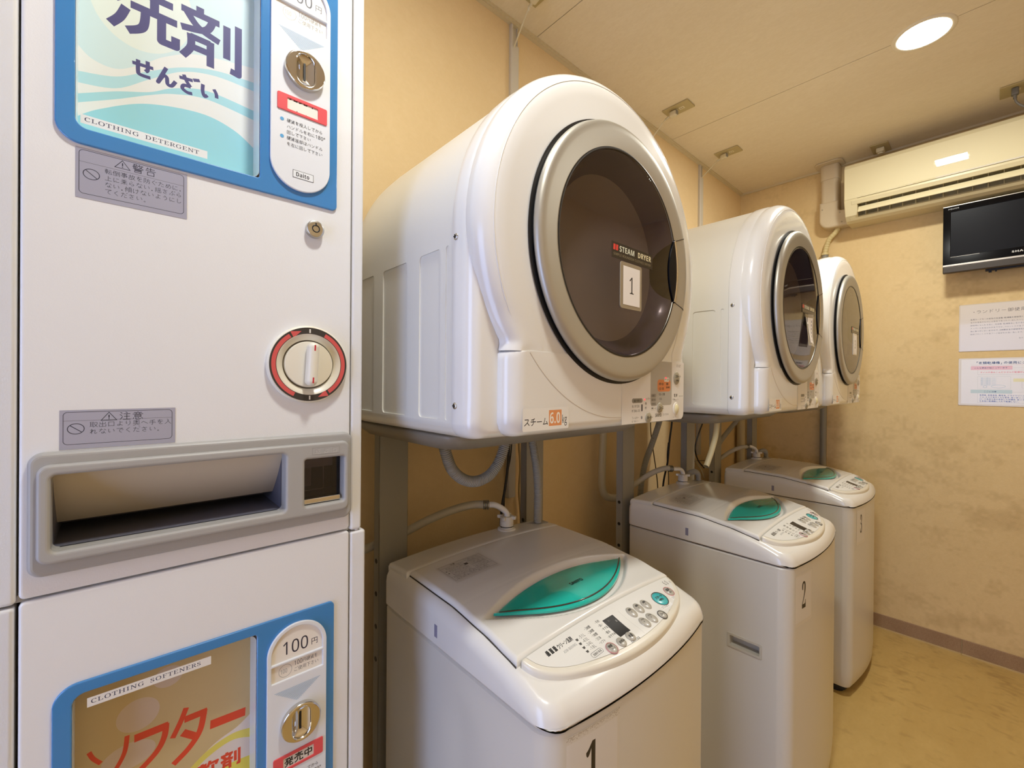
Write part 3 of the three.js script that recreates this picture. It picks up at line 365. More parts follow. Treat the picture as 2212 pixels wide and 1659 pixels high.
    const rg = new THREE.RingGeometry(0.0472, 0.0567, 96, 1); mesh('dial_ring', rg.translate(0, 0, 0.0092), dialTex, K); { const p = rg.attributes.position, u = rg.attributes.uv; for (let i = 0; i < p.count; i++) u.setXY(i, 0.5 + p.getX(i) / 0.116, 0.5 + p.getY(i) / 0.116); }
    mesh('dial_groove', lathe([[0.0382, 0.001], [0.035, 0.001]], 64), mat(0x6f675c, 0.4), K);
    const kn = mesh('knob', lathe([[0.0355, 0], [0.0355, 0.006], [0.0345, 0.0075], [0, 0.0078]], 64), cream, K);
    mesh('lever', new RoundedBoxGeometry(0.0165, 0.067, 0.02, 5, 0.0078).rotateZ(-0.05).translate(0.001, 0, 0.0165), cream, kn);
    for (const k of [0.0247, -0.0247]) mesh('lever_mark', box(-0.0011, k - 0.0043, 0.0262, 0.0011, k + 0.0043, 0.0266).rotateZ(-0.05).translate(0.001, 0, 0), mat(0xc8283c, 0.4), kn);
    // stickers
    if (upper) sheet('warning_sticker', X(0.037), 1.5134, X(-0.068), 1.5724, F + 0.0004, warn1, M).userData.label = 'silver warning sticker on tipping over';
    sheet('caution_sticker', X(0.049), y(1.2184), X(-0.057), y(1.264), F + 0.0004, warn2, M).userData.label = 'silver caution sticker above the tray';
    // dispensing tray: stepped grey frame with the two openings
    const holes = () => [rrect(X(0.0545), y(1.1055), X(-0.1868), y(1.192), 0.006, THREE.Path), rrect(X(-0.2135), y(1.1075), X(-0.2735), y(1.1798), 0.004, THREE.Path)];
    const t1 = rrect(X(0.0735), y(1.0778), X(-0.2888), y(1.2172), 0.013), t2 = rrect(X(0.066), y(1.0925), X(-0.282), y(1.204), 0.011); t1.holes.push(...holes()); t2.holes.push(...holes());
    const T = mesh('tray_frame', [ext(t1, F - 0.012, F + 0.01, 0.005, 4), ext(t2, F + 0.004, F + 0.0165, 0.004, 4)], grey, M);
    const r0 = X(0.0545), r1 = X(-0.1868);
    mesh('delivery_flap', grid(2, 20, (u, v) => [lerp(r0, r1, u), y(1.192) - 0.07 * v, F - 0.002 - 0.058 * v * (0.7 + 0.3 * v)]), mat(0xc9bfae, 0.4), T);
    mesh('delivery_chute', [box(r0 - 0.002, y(1.09), F - 0.125, r1 + 0.002, y(1.1055), F - 0.004), box(r0 - 0.002, y(1.09), F - 0.13, r1 + 0.002, y(1.2), F - 0.125), box(r0 - 0.004, y(1.09), F - 0.125, r0, y(1.2), F - 0.012), box(r1, y(1.09), F - 0.125, r1 + 0.004, y(1.2), F - 0.012), box(r0, y(1.1935), F - 0.125, r1, y(1.198), F - 0.012)], mat(0x60606c, 0.5), T);
    const q0 = X(-0.2135), q1 = X(-0.2735), R = mesh('coin_return', [box(q0 - 0.002, y(1.104), F - 0.04, q1 + 0.002, y(1.108), F - 0.006), box(q0 - 0.002, y(1.104), F - 0.043, q1 + 0.002, y(1.183), F - 0.04), box(q0 - 0.003, y(1.104), F - 0.04, q0, y(1.183), F - 0.006), box(q1, y(1.104), F - 0.04, q1 + 0.003, y(1.183), F - 0.006), box(q0, y(1.18), F - 0.04, q1, y(1.184), F - 0.006)], mat(0x3a3a42, 0.4), T);
    mesh('return_flap', box(q0 + 0.001, y(1.116), F - 0.004, q1 - 0.001, y(1.179), F - 0.002), clear({ color: 0xb9b7c4 }), R);
    mesh('return_reflection_plate', box(q0 + 0.001, y(1.162), F - 0.039, q1 - 0.009, y(1.18), F - 0.012), steel, R); mesh('return_reflection_block', box(q0 + 0.001, y(1.132), F - 0.039, q0 + 0.019, y(1.161), F - 0.016), mat(0xb9a999, 0.4), R); mesh('return_rail', box(q0 + 0.038, y(1.11), F - 0.02, q0 + 0.0395, y(1.165), F - 0.0185), steel, R); mesh('return_rail', box(q0, y(1.124), F - 0.02, q1, y(1.1252), F - 0.0185), steel, R);  // steel plate and beige block added to stand in for the flap reflection
    mesh('return_lip', rbox(q0 + 0.001, y(1.1085), F - 0.004, q1 - 0.0025, y(1.1165), F + 0.007, 0.0015, 2), chrome, R);
    sheet('return_plate', X(-0.2235), y(1.186), X(-0.2655), y(1.197), F + 0.0168, retText, T).userData.label = 'coin return lettering, relief painted in pale and dark strokes';
  }
}

// ---------------------------------------------------------------- dryer stands (posts against the wall, shelf under the dryer)
const standM = mat(0x9b9689, 0.42, { bumpMap: rep(grain, 3, 3), bumpScale: 0.0003 }), shelfM = mat(0x857c6e, 0.4);
const STANDS = [['grey steel dryer stand nearest the vending machine', 0.14, -0.76, 0.644, -0.728], ['grey steel dryer stand in the middle, behind washer 2', 0.22, -1.672, 0.702, -1.647], ['grey steel dryer stand nearest the far wall', 0.2, -2.505, 0.687, -2.45]];
STANDS.forEach(([label, px, pz, dx, dz], i) => {
  const t = thing('dryer_stand', label, 'stand', [px, 0, pz], Math.PI / 2, 'dryer stands');
  for (const s of [-1, 1]) {
    const x0 = s * 0.248 - 0.0385, x1 = x0 + 0.077;
    const p = mesh('post', [rbox(x0, 0.02, -0.0025, x1, 1.172, 0, 0.0012, 2), rbox(x0, 0.02, -0.028, x0 + 0.0025, 1.172, 0, 0.0012, 2), rbox(x1 - 0.0025, 0.02, -0.028, x1, 1.172, 0, 0.0012, 2)], standM, t);
    for (const h of [0.62, 0.7, 0.78, 0.86]) mesh('bolt_hole', cyl(0.006, 0.0006, x0 - 0.0003, h, -0.014, 'x', 12), black, p);
    mesh('foot', rbox(x0, 0, -0.09, x1, 0.02, 0.03, 0.003, 2), standM, t);
  }
  mesh('brace', rbox(-0.29, 0.3, -0.027, 0.29, 0.34, -0.004, 0.002, 2), standM, t);
  const off = pz - dz, back = dx - 0.53 - px, front = dx - 0.13 - px;   // shelf pan: dished sheet, wide under the dryer, corners rounded
  const rr = (hw, z0, z1, r, y) => rrect(-hw, z0, hw, z1, r).getSpacedPoints(90).slice(0, 90).map((p) => [off + p.x, y, p.y]);
  mesh('shelf', loft([rr(0.265, back, front - 0.05, 0.04, 1.1735), rr(0.285, back, front - 0.022, 0.04, 1.177), rr(0.3, back, front - 0.005, 0.035, 1.19), rr(0.304, back, front, 0.03, 1.2), rr(0.304, back, front, 0.03, 1.2095)].reverse().map((r) => r), true, true), shelfM, t);
});

// ---------------------------------------------------------------- dryers
const dBody = mat(0xe6e4dc, 0.3, { clearcoat: 0.3, clearcoatRoughness: 0.2 }), dBezel = mat(0xecebe8, 0.22, { clearcoat: 0.5, clearcoatRoughness: 0.1 });
const silver = mat(0xb7b3a8, 0.42, { metalness: 0.65 }), smoke = new THREE.MeshPhysicalMaterial({ color: 0xa59c9c, roughness: 0.03, transmission: 1, thickness: 0, ior: 1.5 }), bowlM = mat(0x7c7690, 0.2, { clearcoat: 0.6, clearcoatRoughness: 0.08 });
const YC = 0.338, HW = 0.332;                          // door centre above the base, half width
function archPts(off, y0, n = 40) {                   // outline of the front view, grown by off
  const p = [], hw = HW + off, r = 0.025; 
  for (let i = 0; i <= n; i++) { const a = (i / n) * Math.PI; p.push([Math.cos(a) * hw, YC + Math.sin(a) * (hw + 0.002)]); }
  for (let i = 1; i < 8; i++) p.push([-hw, lerp(YC, y0 + r, i / 8)]);
  for (let i = 0; i <= 5; i++) { const a = Math.PI + (i / 5) * Math.PI / 2; p.push([-hw + r + Math.cos(a) * r, y0 + r + Math.sin(a) * r]); }
  for (let i = 1; i < 10; i++) p.push([lerp(-hw + r, hw - r, i / 10), y0]);
  for (let i = 0; i <= 5; i++) { const a = 1.5 * Math.PI + (i / 5) * Math.PI / 2; p.push([hw - r + Math.cos(a) * r, y0 + r + Math.sin(a) * r]); }
  for (let i = 1; i < 8; i++) p.push([hw, lerp(y0 + r, YC, i / 8)]);
  return p;
}
const archRing = (off, z, y0 = 0) => archPts(off, y0).map(([x, y]) => [x, y, z]);
const dryerGeo = {};
{
  const raw = loft([archRing(-0.05, -0.54, 0.03), archRing(-0.024, -0.534, 0.014), archRing(-0.01, -0.52, 0.005), archRing(-0.003, -0.49, 0.001), archRing(-0.001, -0.45), archRing(-0.001, -0.078)], true, true);
  const ev = new Evaluator(); ev.attributes = ['position', 'normal', 'uv']; ev.useGroups = false;
  let b = new Brush(raw); b.updateMatrixWorld();
  for (const s of [-1, 1]) for (const [a, c] of [[-0.189, -0.121], [-0.332, -0.233], [-0.47, -0.373], [-0.105, -0.096]]) {
    const w = c - a < 0.02 ? 0.0015 : 0.0022, k = new Brush(ext(rrect(-(c - a) / 2, -0.1415, (c - a) / 2, 0.1415, Math.min(0.008, (c - a) / 2.2)), -0.006, 0.006, 0, 1, 6).rotateY(Math.PI / 2).translate(s * (HW + 0.005 - w), 0.17, (a + c) / 2)); k.updateMatrixWorld();
    b = ev.evaluate(b, k, SUBTRACTION); b.updateMatrixWorld();
  }
  dryerGeo.cabinet = toCreasedNormals(b.geometry, 0.4);
  dryerGeo.bezel = loft([archRing(-0.02, -0.084, 0.02), archRing(0.0, -0.083), archRing(0.0022, -0.081), archRing(0.0026, -0.07), archRing(0.0026, -0.056), archRing(0.001, -0.046, 0.001), archRing(-0.003, -0.0385, 0.003), archRing(-0.009, -0.0325, 0.008), archRing(-0.018, -0.0292, 0.014), archRing(-0.06, -0.028, 0.05)]);
  dryerGeo.bulge = lathe([[0.333, -0.05], [0.335, -0.036], [0.3345, -0.029], [0.332, -0.021], [0.327, -0.013], [0.3205, -0.007], [0.3135, -0.0035], [0.305, -0.0012], [0.29, 0], [0.2, 0]], 128).translate(0, YC, 0);
  const cr = (d, z) => rrect(-0.284 + d, 0.003 + d * 0.6, 0.284 - d, 0.1405, [0.028, 0.028, 0.0015, 0.0015]).getSpacedPoints(140).slice(0, 140).map((p) => [p.x, p.y, z]);
  dryerGeo.panel = loft([cr(0.002, -0.04), cr(0, -0.032), cr(0, -0.024), cr(0.002, -0.0155), cr(0.0065, -0.008), cr(0.014, -0.0025), cr(0.023, 0.0008), cr(0.033, 0.0016)]);
  dryerGeo.arc = new THREE.TorusGeometry(0.3138, 0.0009, 6, 90, 1.76).rotateZ(Math.PI + 0.69).translate(0, YC, 0.0012);
  dryerGeo.arcTop = new THREE.TorusGeometry(0.3138, 0.0008, 6, 140, Math.PI + 1.28).rotateZ(-0.64).translate(0, YC, -0.0036);
  const zB = [[0.27, 0.0002], [0.29, 0.0002], [0.305, -0.001], [0.3135, -0.0033], [0.3205, -0.0068], [0.327, -0.0128], [0.332, -0.0208], [0.3345, -0.0288], [0.336, -0.036]], zP = [[0, -0.026], [0.002, -0.0155], [0.0065, -0.008], [0.014, -0.0025], [0.023, 0.0008], [0.033, 0.0016], [0.06, 0.0016]];
  dryerGeo.fillet = [-1, 1].map((q) => { const g = grid(16, 20, (u, v) => { const y = 0.1402 + 0.075 * v, X = Math.sqrt(0.3345 ** 2 - (YC - y) ** 2), w = lerp(0.284, X, smooth(v, 0, 0.35)), d = 0.07 * u * u, x = w - d, b = interp(Math.hypot(x, y - YC), zB), k = (1 - smooth(v, 0, 0.9)) * (1 - smooth(u, 0.55, 1)); return [q * x, y, Math.max(b + 0.0002, lerp(b, interp(d, zP) - 0.0004, k))]; }); return g; });
  dryerGeo.ring = lathe([[0.234, 0.0035], [0.2405, 0.0042], [0.2432, 0.006], [0.244, 0.0095], [0.2425, 0.0145], [0.2385, 0.0182], [0.233, 0.0195], [0.225, 0.0192], [0.197, 0.0158], [0.1945, 0.0145], [0.194, 0.01]], 128);
  dryerGeo.joint = new THREE.LatheGeometry([[0.2448, 0.009], [0.2432, 0.0149], [0.239, 0.0187], [0.2332, 0.02], [0.225, 0.0197], [0.1968, 0.0163]].map(([q, z]) => V2(q, z)), 2, Math.PI / 2 - 0.0035, 0.007).rotateX(Math.PI / 2);
  dryerGeo.gap = lathe([[0.2488, 0.0001], [0.2475, 0.001], [0.244, 0.0011], [0.234, 0.003]], 128);
  dryerGeo.glass = lathe([[0.1938, 0.012], [0.193, 0.0143], [0.19, 0.0152], [0.15, 0.0158], [0.08, 0.0162], [0, 0.0163]], 128);
  dryerGeo.bowl = lathe([[0.194, 0.0125], [0.19, 0.01], [0.184, -0.004], [0.176, -0.017], [0.166, -0.028], [0.154, -0.0345], [0.14, -0.037], [0.07, -0.038], [0, -0.038]], 128);
  dryerGeo.lip = lathe([[0.1968, 0.0162], [0.1948, 0.0168], [0.1925, 0.0158]], 128);
}
const steamM = print(150, 28, 12, (c) => {
  c.fillStyle = '#2b241c'; c.fillRect(0, 0, 150, 28); c.fillStyle = '#e2433c'; for (const x of [4, 13]) { c.beginPath(); c.moveTo(x + 1, 4); c.lineTo(x + 8, 4); c.lineTo(x + 7, 14); c.lineTo(x, 14); c.fill(); }
  text(c, 'STEAM', 25, 4, 10.4, { bold: true, aspect: 1.22, color: '#dfe3d2', gap: 0.05 }); text(c, 'DRYER', 91, 4, 10.4, { aspect: 1.2, color: '#f0e6c0', gap: 0.06, bold: true });
  text(c, 'SIMPLE ROUNDISH CLOTHES DRYER', 5, 18.4, 4.6, { aspect: 1.25, color: '#9a8f70', gap: 0.22 });
}, { roughness: 0.3 });
const kgM = print(120, 38, 10, (c) => {
  fillR(c, 0, 0, 120, 38, 3, '#efede9'); c.fillStyle = '#e79a63'; c.fillRect(66, 5, 34, 27); text(c, '6.0', 67.5, 8.5, 19.5, { bold: true, color: '#f6efe6', aspect: 0.82, gap: 0 });
  text(c, 'スチーム', 3, 16.4, 14, { weight: 0.1, aspect: 1.08, gap: 0.02, color: '#2b2a2c' }); text(c, 'kg', 101, 14.5, 14.5, { aspect: 0.72, gap: 0.02, color: '#2b2a2c' });
}, { transparent: true });
const ctlM = print(268, 138, 7.2, (c) => {             // control sheet of the dryer
  fillR(c, 0, 0, 268, 138, [0, 0, 14, 0], '#eae7e4');
  fillR(c, 113, 0, 96, 102, [4, 0, 8, 8], '#b3aea5'); c.strokeStyle = '#c4bfb6'; c.lineWidth = 0.5; for (let i = 0; i < 34; i++) { c.beginPath(); c.moveTo(114, 2 + i * 2.95); c.lineTo(208, 2 + i * 2.95); c.stroke(); }
  fillR(c, 143, 42, 60, 28, 8, '#e08a52'); fillR(c, 173, 37, 23, 10, 2.5, '#e9e4dc'); text(c, 'スチーム洗', 174, 39.2, 5, { color: '#444', aspect: 0.72 });
  text(c, '・標準・脱水', 148, 49, 6.4, { aspect: 0.66, color: '#4a3428', weight: 0.1 }); text(c, '・毛布・衣類', 148, 60, 6.4, { aspect: 0.66, color: '#4a3428', weight: 0.1 }); text(c, '標準', 183, 49, 6.6, { aspect: 0.7, color: '#4a2c22', weight: 0.14 }); text(c, '電源時間', 182, 58, 4.6, { aspect: 0.85, color: '#4a2c22', weight: 0.13 });
  text(c, '・ちょっと乾燥', 148, 73, 6.2, { aspect: 0.66, color: '#444', weight: 0.1 }); text(c, '・60分', 150, 84, 6, { aspect: 0.7, color: '#444' });
  ['お急ぎ', 'セーター', 'ブラウス'].forEach((s, i) => { fillR(c, 116, 75 + i * 9.6, 21, 8, 2, '#98938a'); text(c, '・' + s, 117, 76.4 + i * 9.6, 5, { aspect: 0.74, color: '#2d2b29', weight: 0.1 }); });
  fillR(c, 116.5, 104, 21, 8, 1.5, '#ece8e2', '#999', 0.4); text(c, '標準コース', 118, 105.6, 4.6, { aspect: 0.74, color: '#333', weight: 0.12 });
  fillR(c, 38, 84, 42, 10, 5, '#8e8a80'); text(c, '進行表示', 45, 86, 6.2, { aspect: 1.05, color: '#25241f', weight: 0.1 });
  text(c, 'あと約10分', 38, 98, 6, { aspect: 0.85, color: '#4b4a49' }); text(c, '終了(取出しOK)', 38, 108, 5.6, { aspect: 0.72, color: '#4b4a49' }); fillR(c, 75, 97, 5.5, 16, 2.7, '#33353f');
  text(c, 'フィルター', 38, 123, 6.2, { aspect: 0.85, color: '#55524e' }); text(c, 'そうじサイン', 38, 131, 4.6, { aspect: 0.9, color: '#77736d' }); ell(c, 77, 126.5, 3.2, 3.6, '#8b8a90');
  text(c, 'ハイパワー', 92, 83, 5.6, { aspect: 0.7, color: '#55524e' }); text(c, '・強', 88, 93, 6.4, { aspect: 0.8, color: '#45423e', weight: 0.1 }); text(c, '・弱', 88, 103, 6.4, { aspect: 0.8, color: '#45423e', weight: 0.1 });
  text(c, 'SANYO', 134, 120, 8, { bold: true, aspect: 0.82, color: '#17171c', gap: -0.06 }); text(c, 'CD-ST60W', 168, 121.4, 4.6, { aspect: 0.9, color: '#8b8782' });
  text(c, 'START', 231, 5, 6, { font: 'serif', aspect: 0.86, color: '#7d766c' });
  text(c, '電源', 220, 76, 7.4, { color: '#3b3936', weight: 0.12, gap: 0.25 }); fillR(c, 242, 78, 26, 8, 0.5, '#f0efec'); text(c, 'ON/OFF', 243.5, 79.6, 4.8, { font: 'serif', aspect: 0.92, color: '#7d766c' });
  text(c, '切', 214, 87, 5, { color: '#555' }); text(c, '入', 237, 87, 5, { color: '#555' }); c.fillStyle = '#4a4640'; c.fillRect(221, 88, 3, 4); c.fillRect(228, 90, 4, 2); text(c, 'オートパワー', 217, 130, 4, { aspect: 0.7, color: '#555' });
}, { roughness: 0.35 });
const btnM = mat(0xa39a83, 0.35, { clearcoat: 0.3 }), ivory = mat(0xe6dcae, 0.3, { clearcoat: 0.5 }), ledM = new THREE.MeshStandardMaterial({ color: 0xff5560, emissive: 0xff2036, emissiveIntensity: 1.6 });
const btnText = (s, w, h, size, two) => print(w, h, 16, (c) => { text(c, s, 1, 1, size, { aspect: 0.8, weight: 0.12, color: '#1d1b16', gap: 0.0 }); if (two) text(c, two, 1.8, size + 4, size * 0.62, { aspect: 0.8, weight: 0.12, color: '#24211b', gap: 0.02 }); }, { transparent: true });
const bStart = btnText('スタート', 26, 18, 8, '一時停止'), bCourse = btnText('コース', 24, 11, 9), bHeater = btnText('ヒーター', 26, 10, 8);
const cardM = (s, lines) => print(60, 84, 10, (c) => { c.fillStyle = '#f2eeec'; c.fillRect(0, 0, 60, 84); c.save(); c.translate(30, 58); c.scale(0.78, 1.12); c.font = '46px serif'; c.textAlign = 'center'; c.fillStyle = '#22201f'; c.fillText(s, 0, 0); c.restore(); if (lines) { c.fillStyle = '#6f7286'; for (let i = 0; i < 6; i++) c.fillRect(52, 8 + i * 12, 3, 7); } }, { roughness: 0.4 });
const laminate = mat(0x9b8f7a, 0.2, { clearcoat: 0.6 });
function makeDryer(n) {
  const t = thing('clothes_dryer', '', 'dryer', [0, 0, 0], Math.PI / 2, 'wall-side clothes dryers');
  mesh('cabinet', dryerGeo.cabinet, dBody, t); mesh('front_surround', dryerGeo.bezel, dBezel, t);
  const b = mesh('round_front', dryerGeo.bulge, dBezel, t); mesh('edge_line', dryerGeo.arcTop, dBezel, b); for (const g of dryerGeo.fillet) mesh('shoulder', g, dBezel, b);
  const p = mesh('lower_panel', dryerGeo.panel, dBezel, t); mesh('edge_line', dryerGeo.arc, mat(0xcfc5b8, 0.4), p);
  for (const [y, s] of [[0.318, -1], [0.053, -1], [0.318, 1], [0.053, 1]]) { const k = mesh('screw', new THREE.SphereGeometry(0.0055, 16, 8).scale(0.45, 1, 1).translate(s * (HW + 0.0028), y, -0.071), steel, t); mesh('screw_cross', [box(-0.001, -0.003, -0.0007, 0.001, 0.003, 0.0007), box(-0.001, -0.0007, -0.003, 0.001, 0.0007, 0.003)].map((g) => g.translate(s * (HW + 0.005), y, -0.071)), black, k); }
  const D = new THREE.Group(); D.name = 'door'; D.position.set(0, YC, 0.0018); t.add(D);
  mesh('door_gap', dryerGeo.gap, black, D); mesh('door_ring', dryerGeo.ring, silver, D); mesh('door_lip', dryerGeo.lip, mat(0x151214, 0.3), D); mesh('inner_bowl', dryerGeo.bowl, bowlM, D); mesh('door_glass', dryerGeo.glass, smoke, D);
  // hand grip on the far side of the door: dark pocket, bright edge, ring segment set off by two joints
  const lens = new THREE.Shape(); { const N = 24; for (let i = 0; i <= N; i++) { const a = lerp(-0.36, 0.36, i / N); const q = [Math.cos(a) * 0.1975, Math.sin(a) * 0.1975]; i ? lens.lineTo(...q) : lens.moveTo(...q); } for (let i = 1; i < N; i++) { const v = lerp(1, -1, i / N); lens.lineTo(0.1845 - 0.024 * (1 - v * v), v * 0.0695); } }
  const grip = new THREE.Group(); grip.name = 'door_grip'; D.add(grip);
  mesh('grip_pocket', ext(lens, -0.03, 0.0178, 0.0005, 2), mat(0x05070f, 0.35, { specularIntensity: 0.25 }), grip);
  mesh('grip_edge', new THREE.TorusGeometry(0.1968, 0.0032, 8, 40, 0.7).rotateZ(-0.35).translate(0, 0, 0.0165), chrome, grip);
  for (const a of [-0.345, 0.345]) { const o = mesh('grip_joint', dryerGeo.joint, black, grip); o.rotation.z = a; };
  sheet('steam_label', -0.012 + (n === 1 ? -0.037 : 0), -0.013, 0.13 + (n === 1 ? -0.037 : 0), 0.017, 0.0172, steamM, D).userData.label = 'dark strip reading STEAM DRYER';
  sheet('capacity_label', -0.258, 0.013, -0.148, 0.05, 0.0022, kgM, p);
  const c = sheet('control_sheet', 0.012, 0.0085, 0.2655, 0.1395, 0.002, ctlM, p); c.name = 'control_panel';
  const B = (name, x, y, a, b2, m, h = 0.004) => mesh(name, new THREE.SphereGeometry(1, 28, 14).scale(a, b2, h).translate(x, y, 0.002), m, c);
  const put = (b2, x, y, w, h, m) => { const s = sheet('button_text', x - w / 2, y - h / 2, x + w / 2, y + h / 2, 0.0063, m, b2); return s; };
  put(B('button', 0.2305, 0.1035, 0.014, 0.015, btnM), 0.2305, 0.1035, 0.0255, 0.0178, bStart); put(B('button', 0.157, 0.0375, 0.012, 0.0115, btnM), 0.157, 0.0375, 0.022, 0.0105, bCourse); put(B('button', 0.11, 0.0185, 0.012, 0.0115, btnM), 0.11, 0.019, 0.023, 0.009, bHeater);
  B('power_button_rim', 0.229, 0.033, 0.013, 0.015, mat(0xe7e0d2, 0.3), 0.003); B('power_button', 0.229, 0.033, 0.0096, 0.0115, ivory, 0.006);
  if (n === 1) for (const [x, y] of [[0.183, 0.1035], [0.0955, 0.057]]) B('indicator_light', x, y, 0.0017, 0.0017, ledM, 0.0015);
  return t;
}
const DRY = [['white clothes dryer numbered 1, the nearest and largest in view', 0.644, -0.728], ['white clothes dryer numbered 2, the middle one of the row', 0.702, -1.647], ['white clothes dryer numbered 3, next to the far wall', 0.687, -2.45]];
DRY.forEach(([label, x, z], i) => {
  const t = makeDryer(i + 1); t.position.set(x, 1.21, z); t.userData.label = label;
  const D = t.getObjectByName('door'), c = new THREE.Group(); c.name = 'number_card'; D.add(c);
  if (i === 0) { mesh('laminate', ext(rrect(-0.022, -0.104, 0.052, -0.015, 0.006), 0.016, 0.0179, 0.0004, 1), laminate, c); sheet('number', -0.0135, -0.0965, 0.0445, -0.0225, 0.0183, cardM('1'), c); c.userData.label = 'laminated card with number 1'; }
  if (i === 1) {                                       // crumpled laminated sheet hanging off the glass
    const bend = (u, v) => 0.0185 + 0.012 * Math.pow(1 - v, 2) + 0.004 * Math.sin(u * 5 + v * 3);
    const g = grid(14, 18, (u, v) => [lerp(0.01, 0.094, u), lerp(-0.12, -0.012, v), bend(u, v)]); mesh('laminate', g, mat(0xcfc9bd, 0.15, { transmission: 0.5, thickness: 0 }), c);
    mesh('number', grid(14, 18, (u, v) => [lerp(0.022, 0.086, u), lerp(-0.11, -0.024, v), bend(lerp(0.15, 0.92, u), lerp(0.09, 0.87, v)) + 0.0008]), cardM('2', true), c); c.userData.label = 'crumpled card with number 2';
  }
  if (i === 2) { mesh('laminate', ext(rrect(0.016, -0.11, 0.09, -0.012, 0.003), 0.016, 0.0179, 0.0004, 1), mat(0xdcd2c0, 0.3), c); sheet('number', 0.023, -0.105, 0.085, -0.02, 0.0183, cardM('3'), c); c.userData.label = 'pale card with number 3'; }
});

// ---------------------------------------------------------------- washing machines
const wBody = mat(0xdad6cc, 0.34, { clearcoat: 0.4, clearcoatRoughness: 0.2 }), wTop = mat(0xe9e6e0, 0.26, { clearcoat: 0.5, clearcoatRoughness: 0.12 }), wCream = mat(0xe8e2d3, 0.3, { clearcoat: 0.4 });
const teal = mat(0x22c0b0, 0.14, { clearcoat: 0.8, clearcoatRoughness: 0.05 });
const HP = [[0, 0.893], [0.08, 0.897], [0.25, 0.893], [0.35, 0.881], [0.42, 0.867], [0.5, 0.843], [0.545, 0.826]];
const wt = (x, z) => interp(z, HP) - 0.012 * (x / 0.255) * (x / 0.255);
function wOutline(d, r = 0.04) {                       // plan of the washer, inset by d: [x, z]
  const hw = 0.2555 - d, p = [], zf = (x) => 0.5425 - 0.027 * (x / 0.2555) * (x / 0.2555) - d, rc = Math.max(0.004, r - d), rb = Math.max(0.004, 0.018 - d);
  for (let i = 0; i <= 5; i++) { const a = Math.PI + (i / 5) * Math.PI / 2; p.push([-hw + rb + Math.cos(a) * rb, d + rb + Math.sin(a) * rb]); }
  for (let i = 1; i < 14; i++) p.push([lerp(-hw + rb, hw - rb, i / 14), d]);
  for (let i = 0; i <= 5; i++) { const a = 1.5 * Math.PI + (i / 5) * Math.PI / 2; p.push([hw - rb + Math.cos(a) * rb, d + rb + Math.sin(a) * rb]); }
  const zc = zf(hw - rc) - rc; for (let i = 1; i < 14; i++) p.push([hw, lerp(d + rb, zc, i / 14)]);
  for (let i = 0; i <= 8; i++) { const a = (i / 8) * Math.PI / 2; p.push([hw - rc + Math.cos(a) * rc, zc + Math.sin(a) * rc]); }
  for (let i = 1; i < 16; i++) { const x = lerp(hw - rc, -hw + rc, i / 16); p.push([x, zf(x)]); }
  for (let i = 0; i <= 8; i++) { const a = Math.PI / 2 + (i / 8) * Math.PI / 2; p.push([-hw + rc + Math.cos(a) * rc, zc + Math.sin(a) * rc]); }
  for (let i = 1; i < 14; i++) p.push([-hw, lerp(zc, d + rb, i / 14)]);
  return p;
}
const ringY = (d, y) => wOutline(d).map(([x, z]) => [x, typeof y === 'function' ? y(x, z) : y, z]).reverse();
const shrink = (k, y) => wOutline(0.02).map(([x, z]) => { const X = x * k, Z = 0.27 + (z - 0.27) * k; return [X, y(X, Z), Z]; }).reverse();
const wg = {};
const wBodyRaw = (() => {                                     // cabinet with pressed vertical ribs on both sides
  const rows = [0.035, 0.05, 0.09, 0.12, 0.4, 0.66, 0.69, 0.74, 0.772, 0.785, 0.7892];
  return loft(rows.map((y, k) => ringY(k === rows.length - 1 ? 0.006 : k === 0 ? 0.012 : k === 1 ? 0.004 : 0.0022, y).map(([x, yy, z]) => {
    const rib = Math.abs(x) > 0.25 && y > 0.1 && y < 0.7 ? 0.0035 * (smooth(z, 0.1, 0.112) - smooth(z, 0.15, 0.162) + smooth(z, 0.27, 0.282) - smooth(z, 0.33, 0.342)) : 0;
    return [x - Math.sign(x) * rib, yy, z];
  })), true, true);
})();
wg.body = (() => {                                     // hollow for the carrying handle cut into both sides
  const ev = new Evaluator(); ev.attributes = ['position', 'normal', 'uv']; ev.useGroups = false;
  let b = new Brush(wBodyRaw); b.updateMatrixWorld();
  for (const s of [-1, 1]) { const k = new Brush(new THREE.BoxGeometry(0.06, 0.03, 0.084).translate(s * 0.2533, 0.532, 0.4)); k.updateMatrixWorld(); b = ev.evaluate(b, k, SUBTRACTION); b.updateMatrixWorld(); }
  return toCreasedNormals(b.geometry, 0.5);
})();
wg.seam = loft([ringY(0.0065, 0.786), ringY(0.0065, 0.7945)], false);
wg.frame = loft([ringY(0.004, 0.7925), ringY(0.0006, 0.7935), ringY(0, 0.797), ringY(0, (x, z) => wt(x, z) - 0.036), ringY(0.0015, (x, z) => wt(x, z) - 0.024), ringY(0.006, (x, z) => wt(x, z) - 0.0145), ringY(0.013, (x, z) => wt(x, z) - 0.009), ringY(0.02, (x, z) => wt(x, z) - 0.0072), ...[0.96, 0.8, 0.6, 0.4, 0.2].map((k) => shrink(k, (x, z) => wt(x, z) - 0.007))]);
const edge = (d, r) => (d >= r ? 0 : r - Math.sqrt(Math.max(0, r * r - (r - d) * (r - d))));
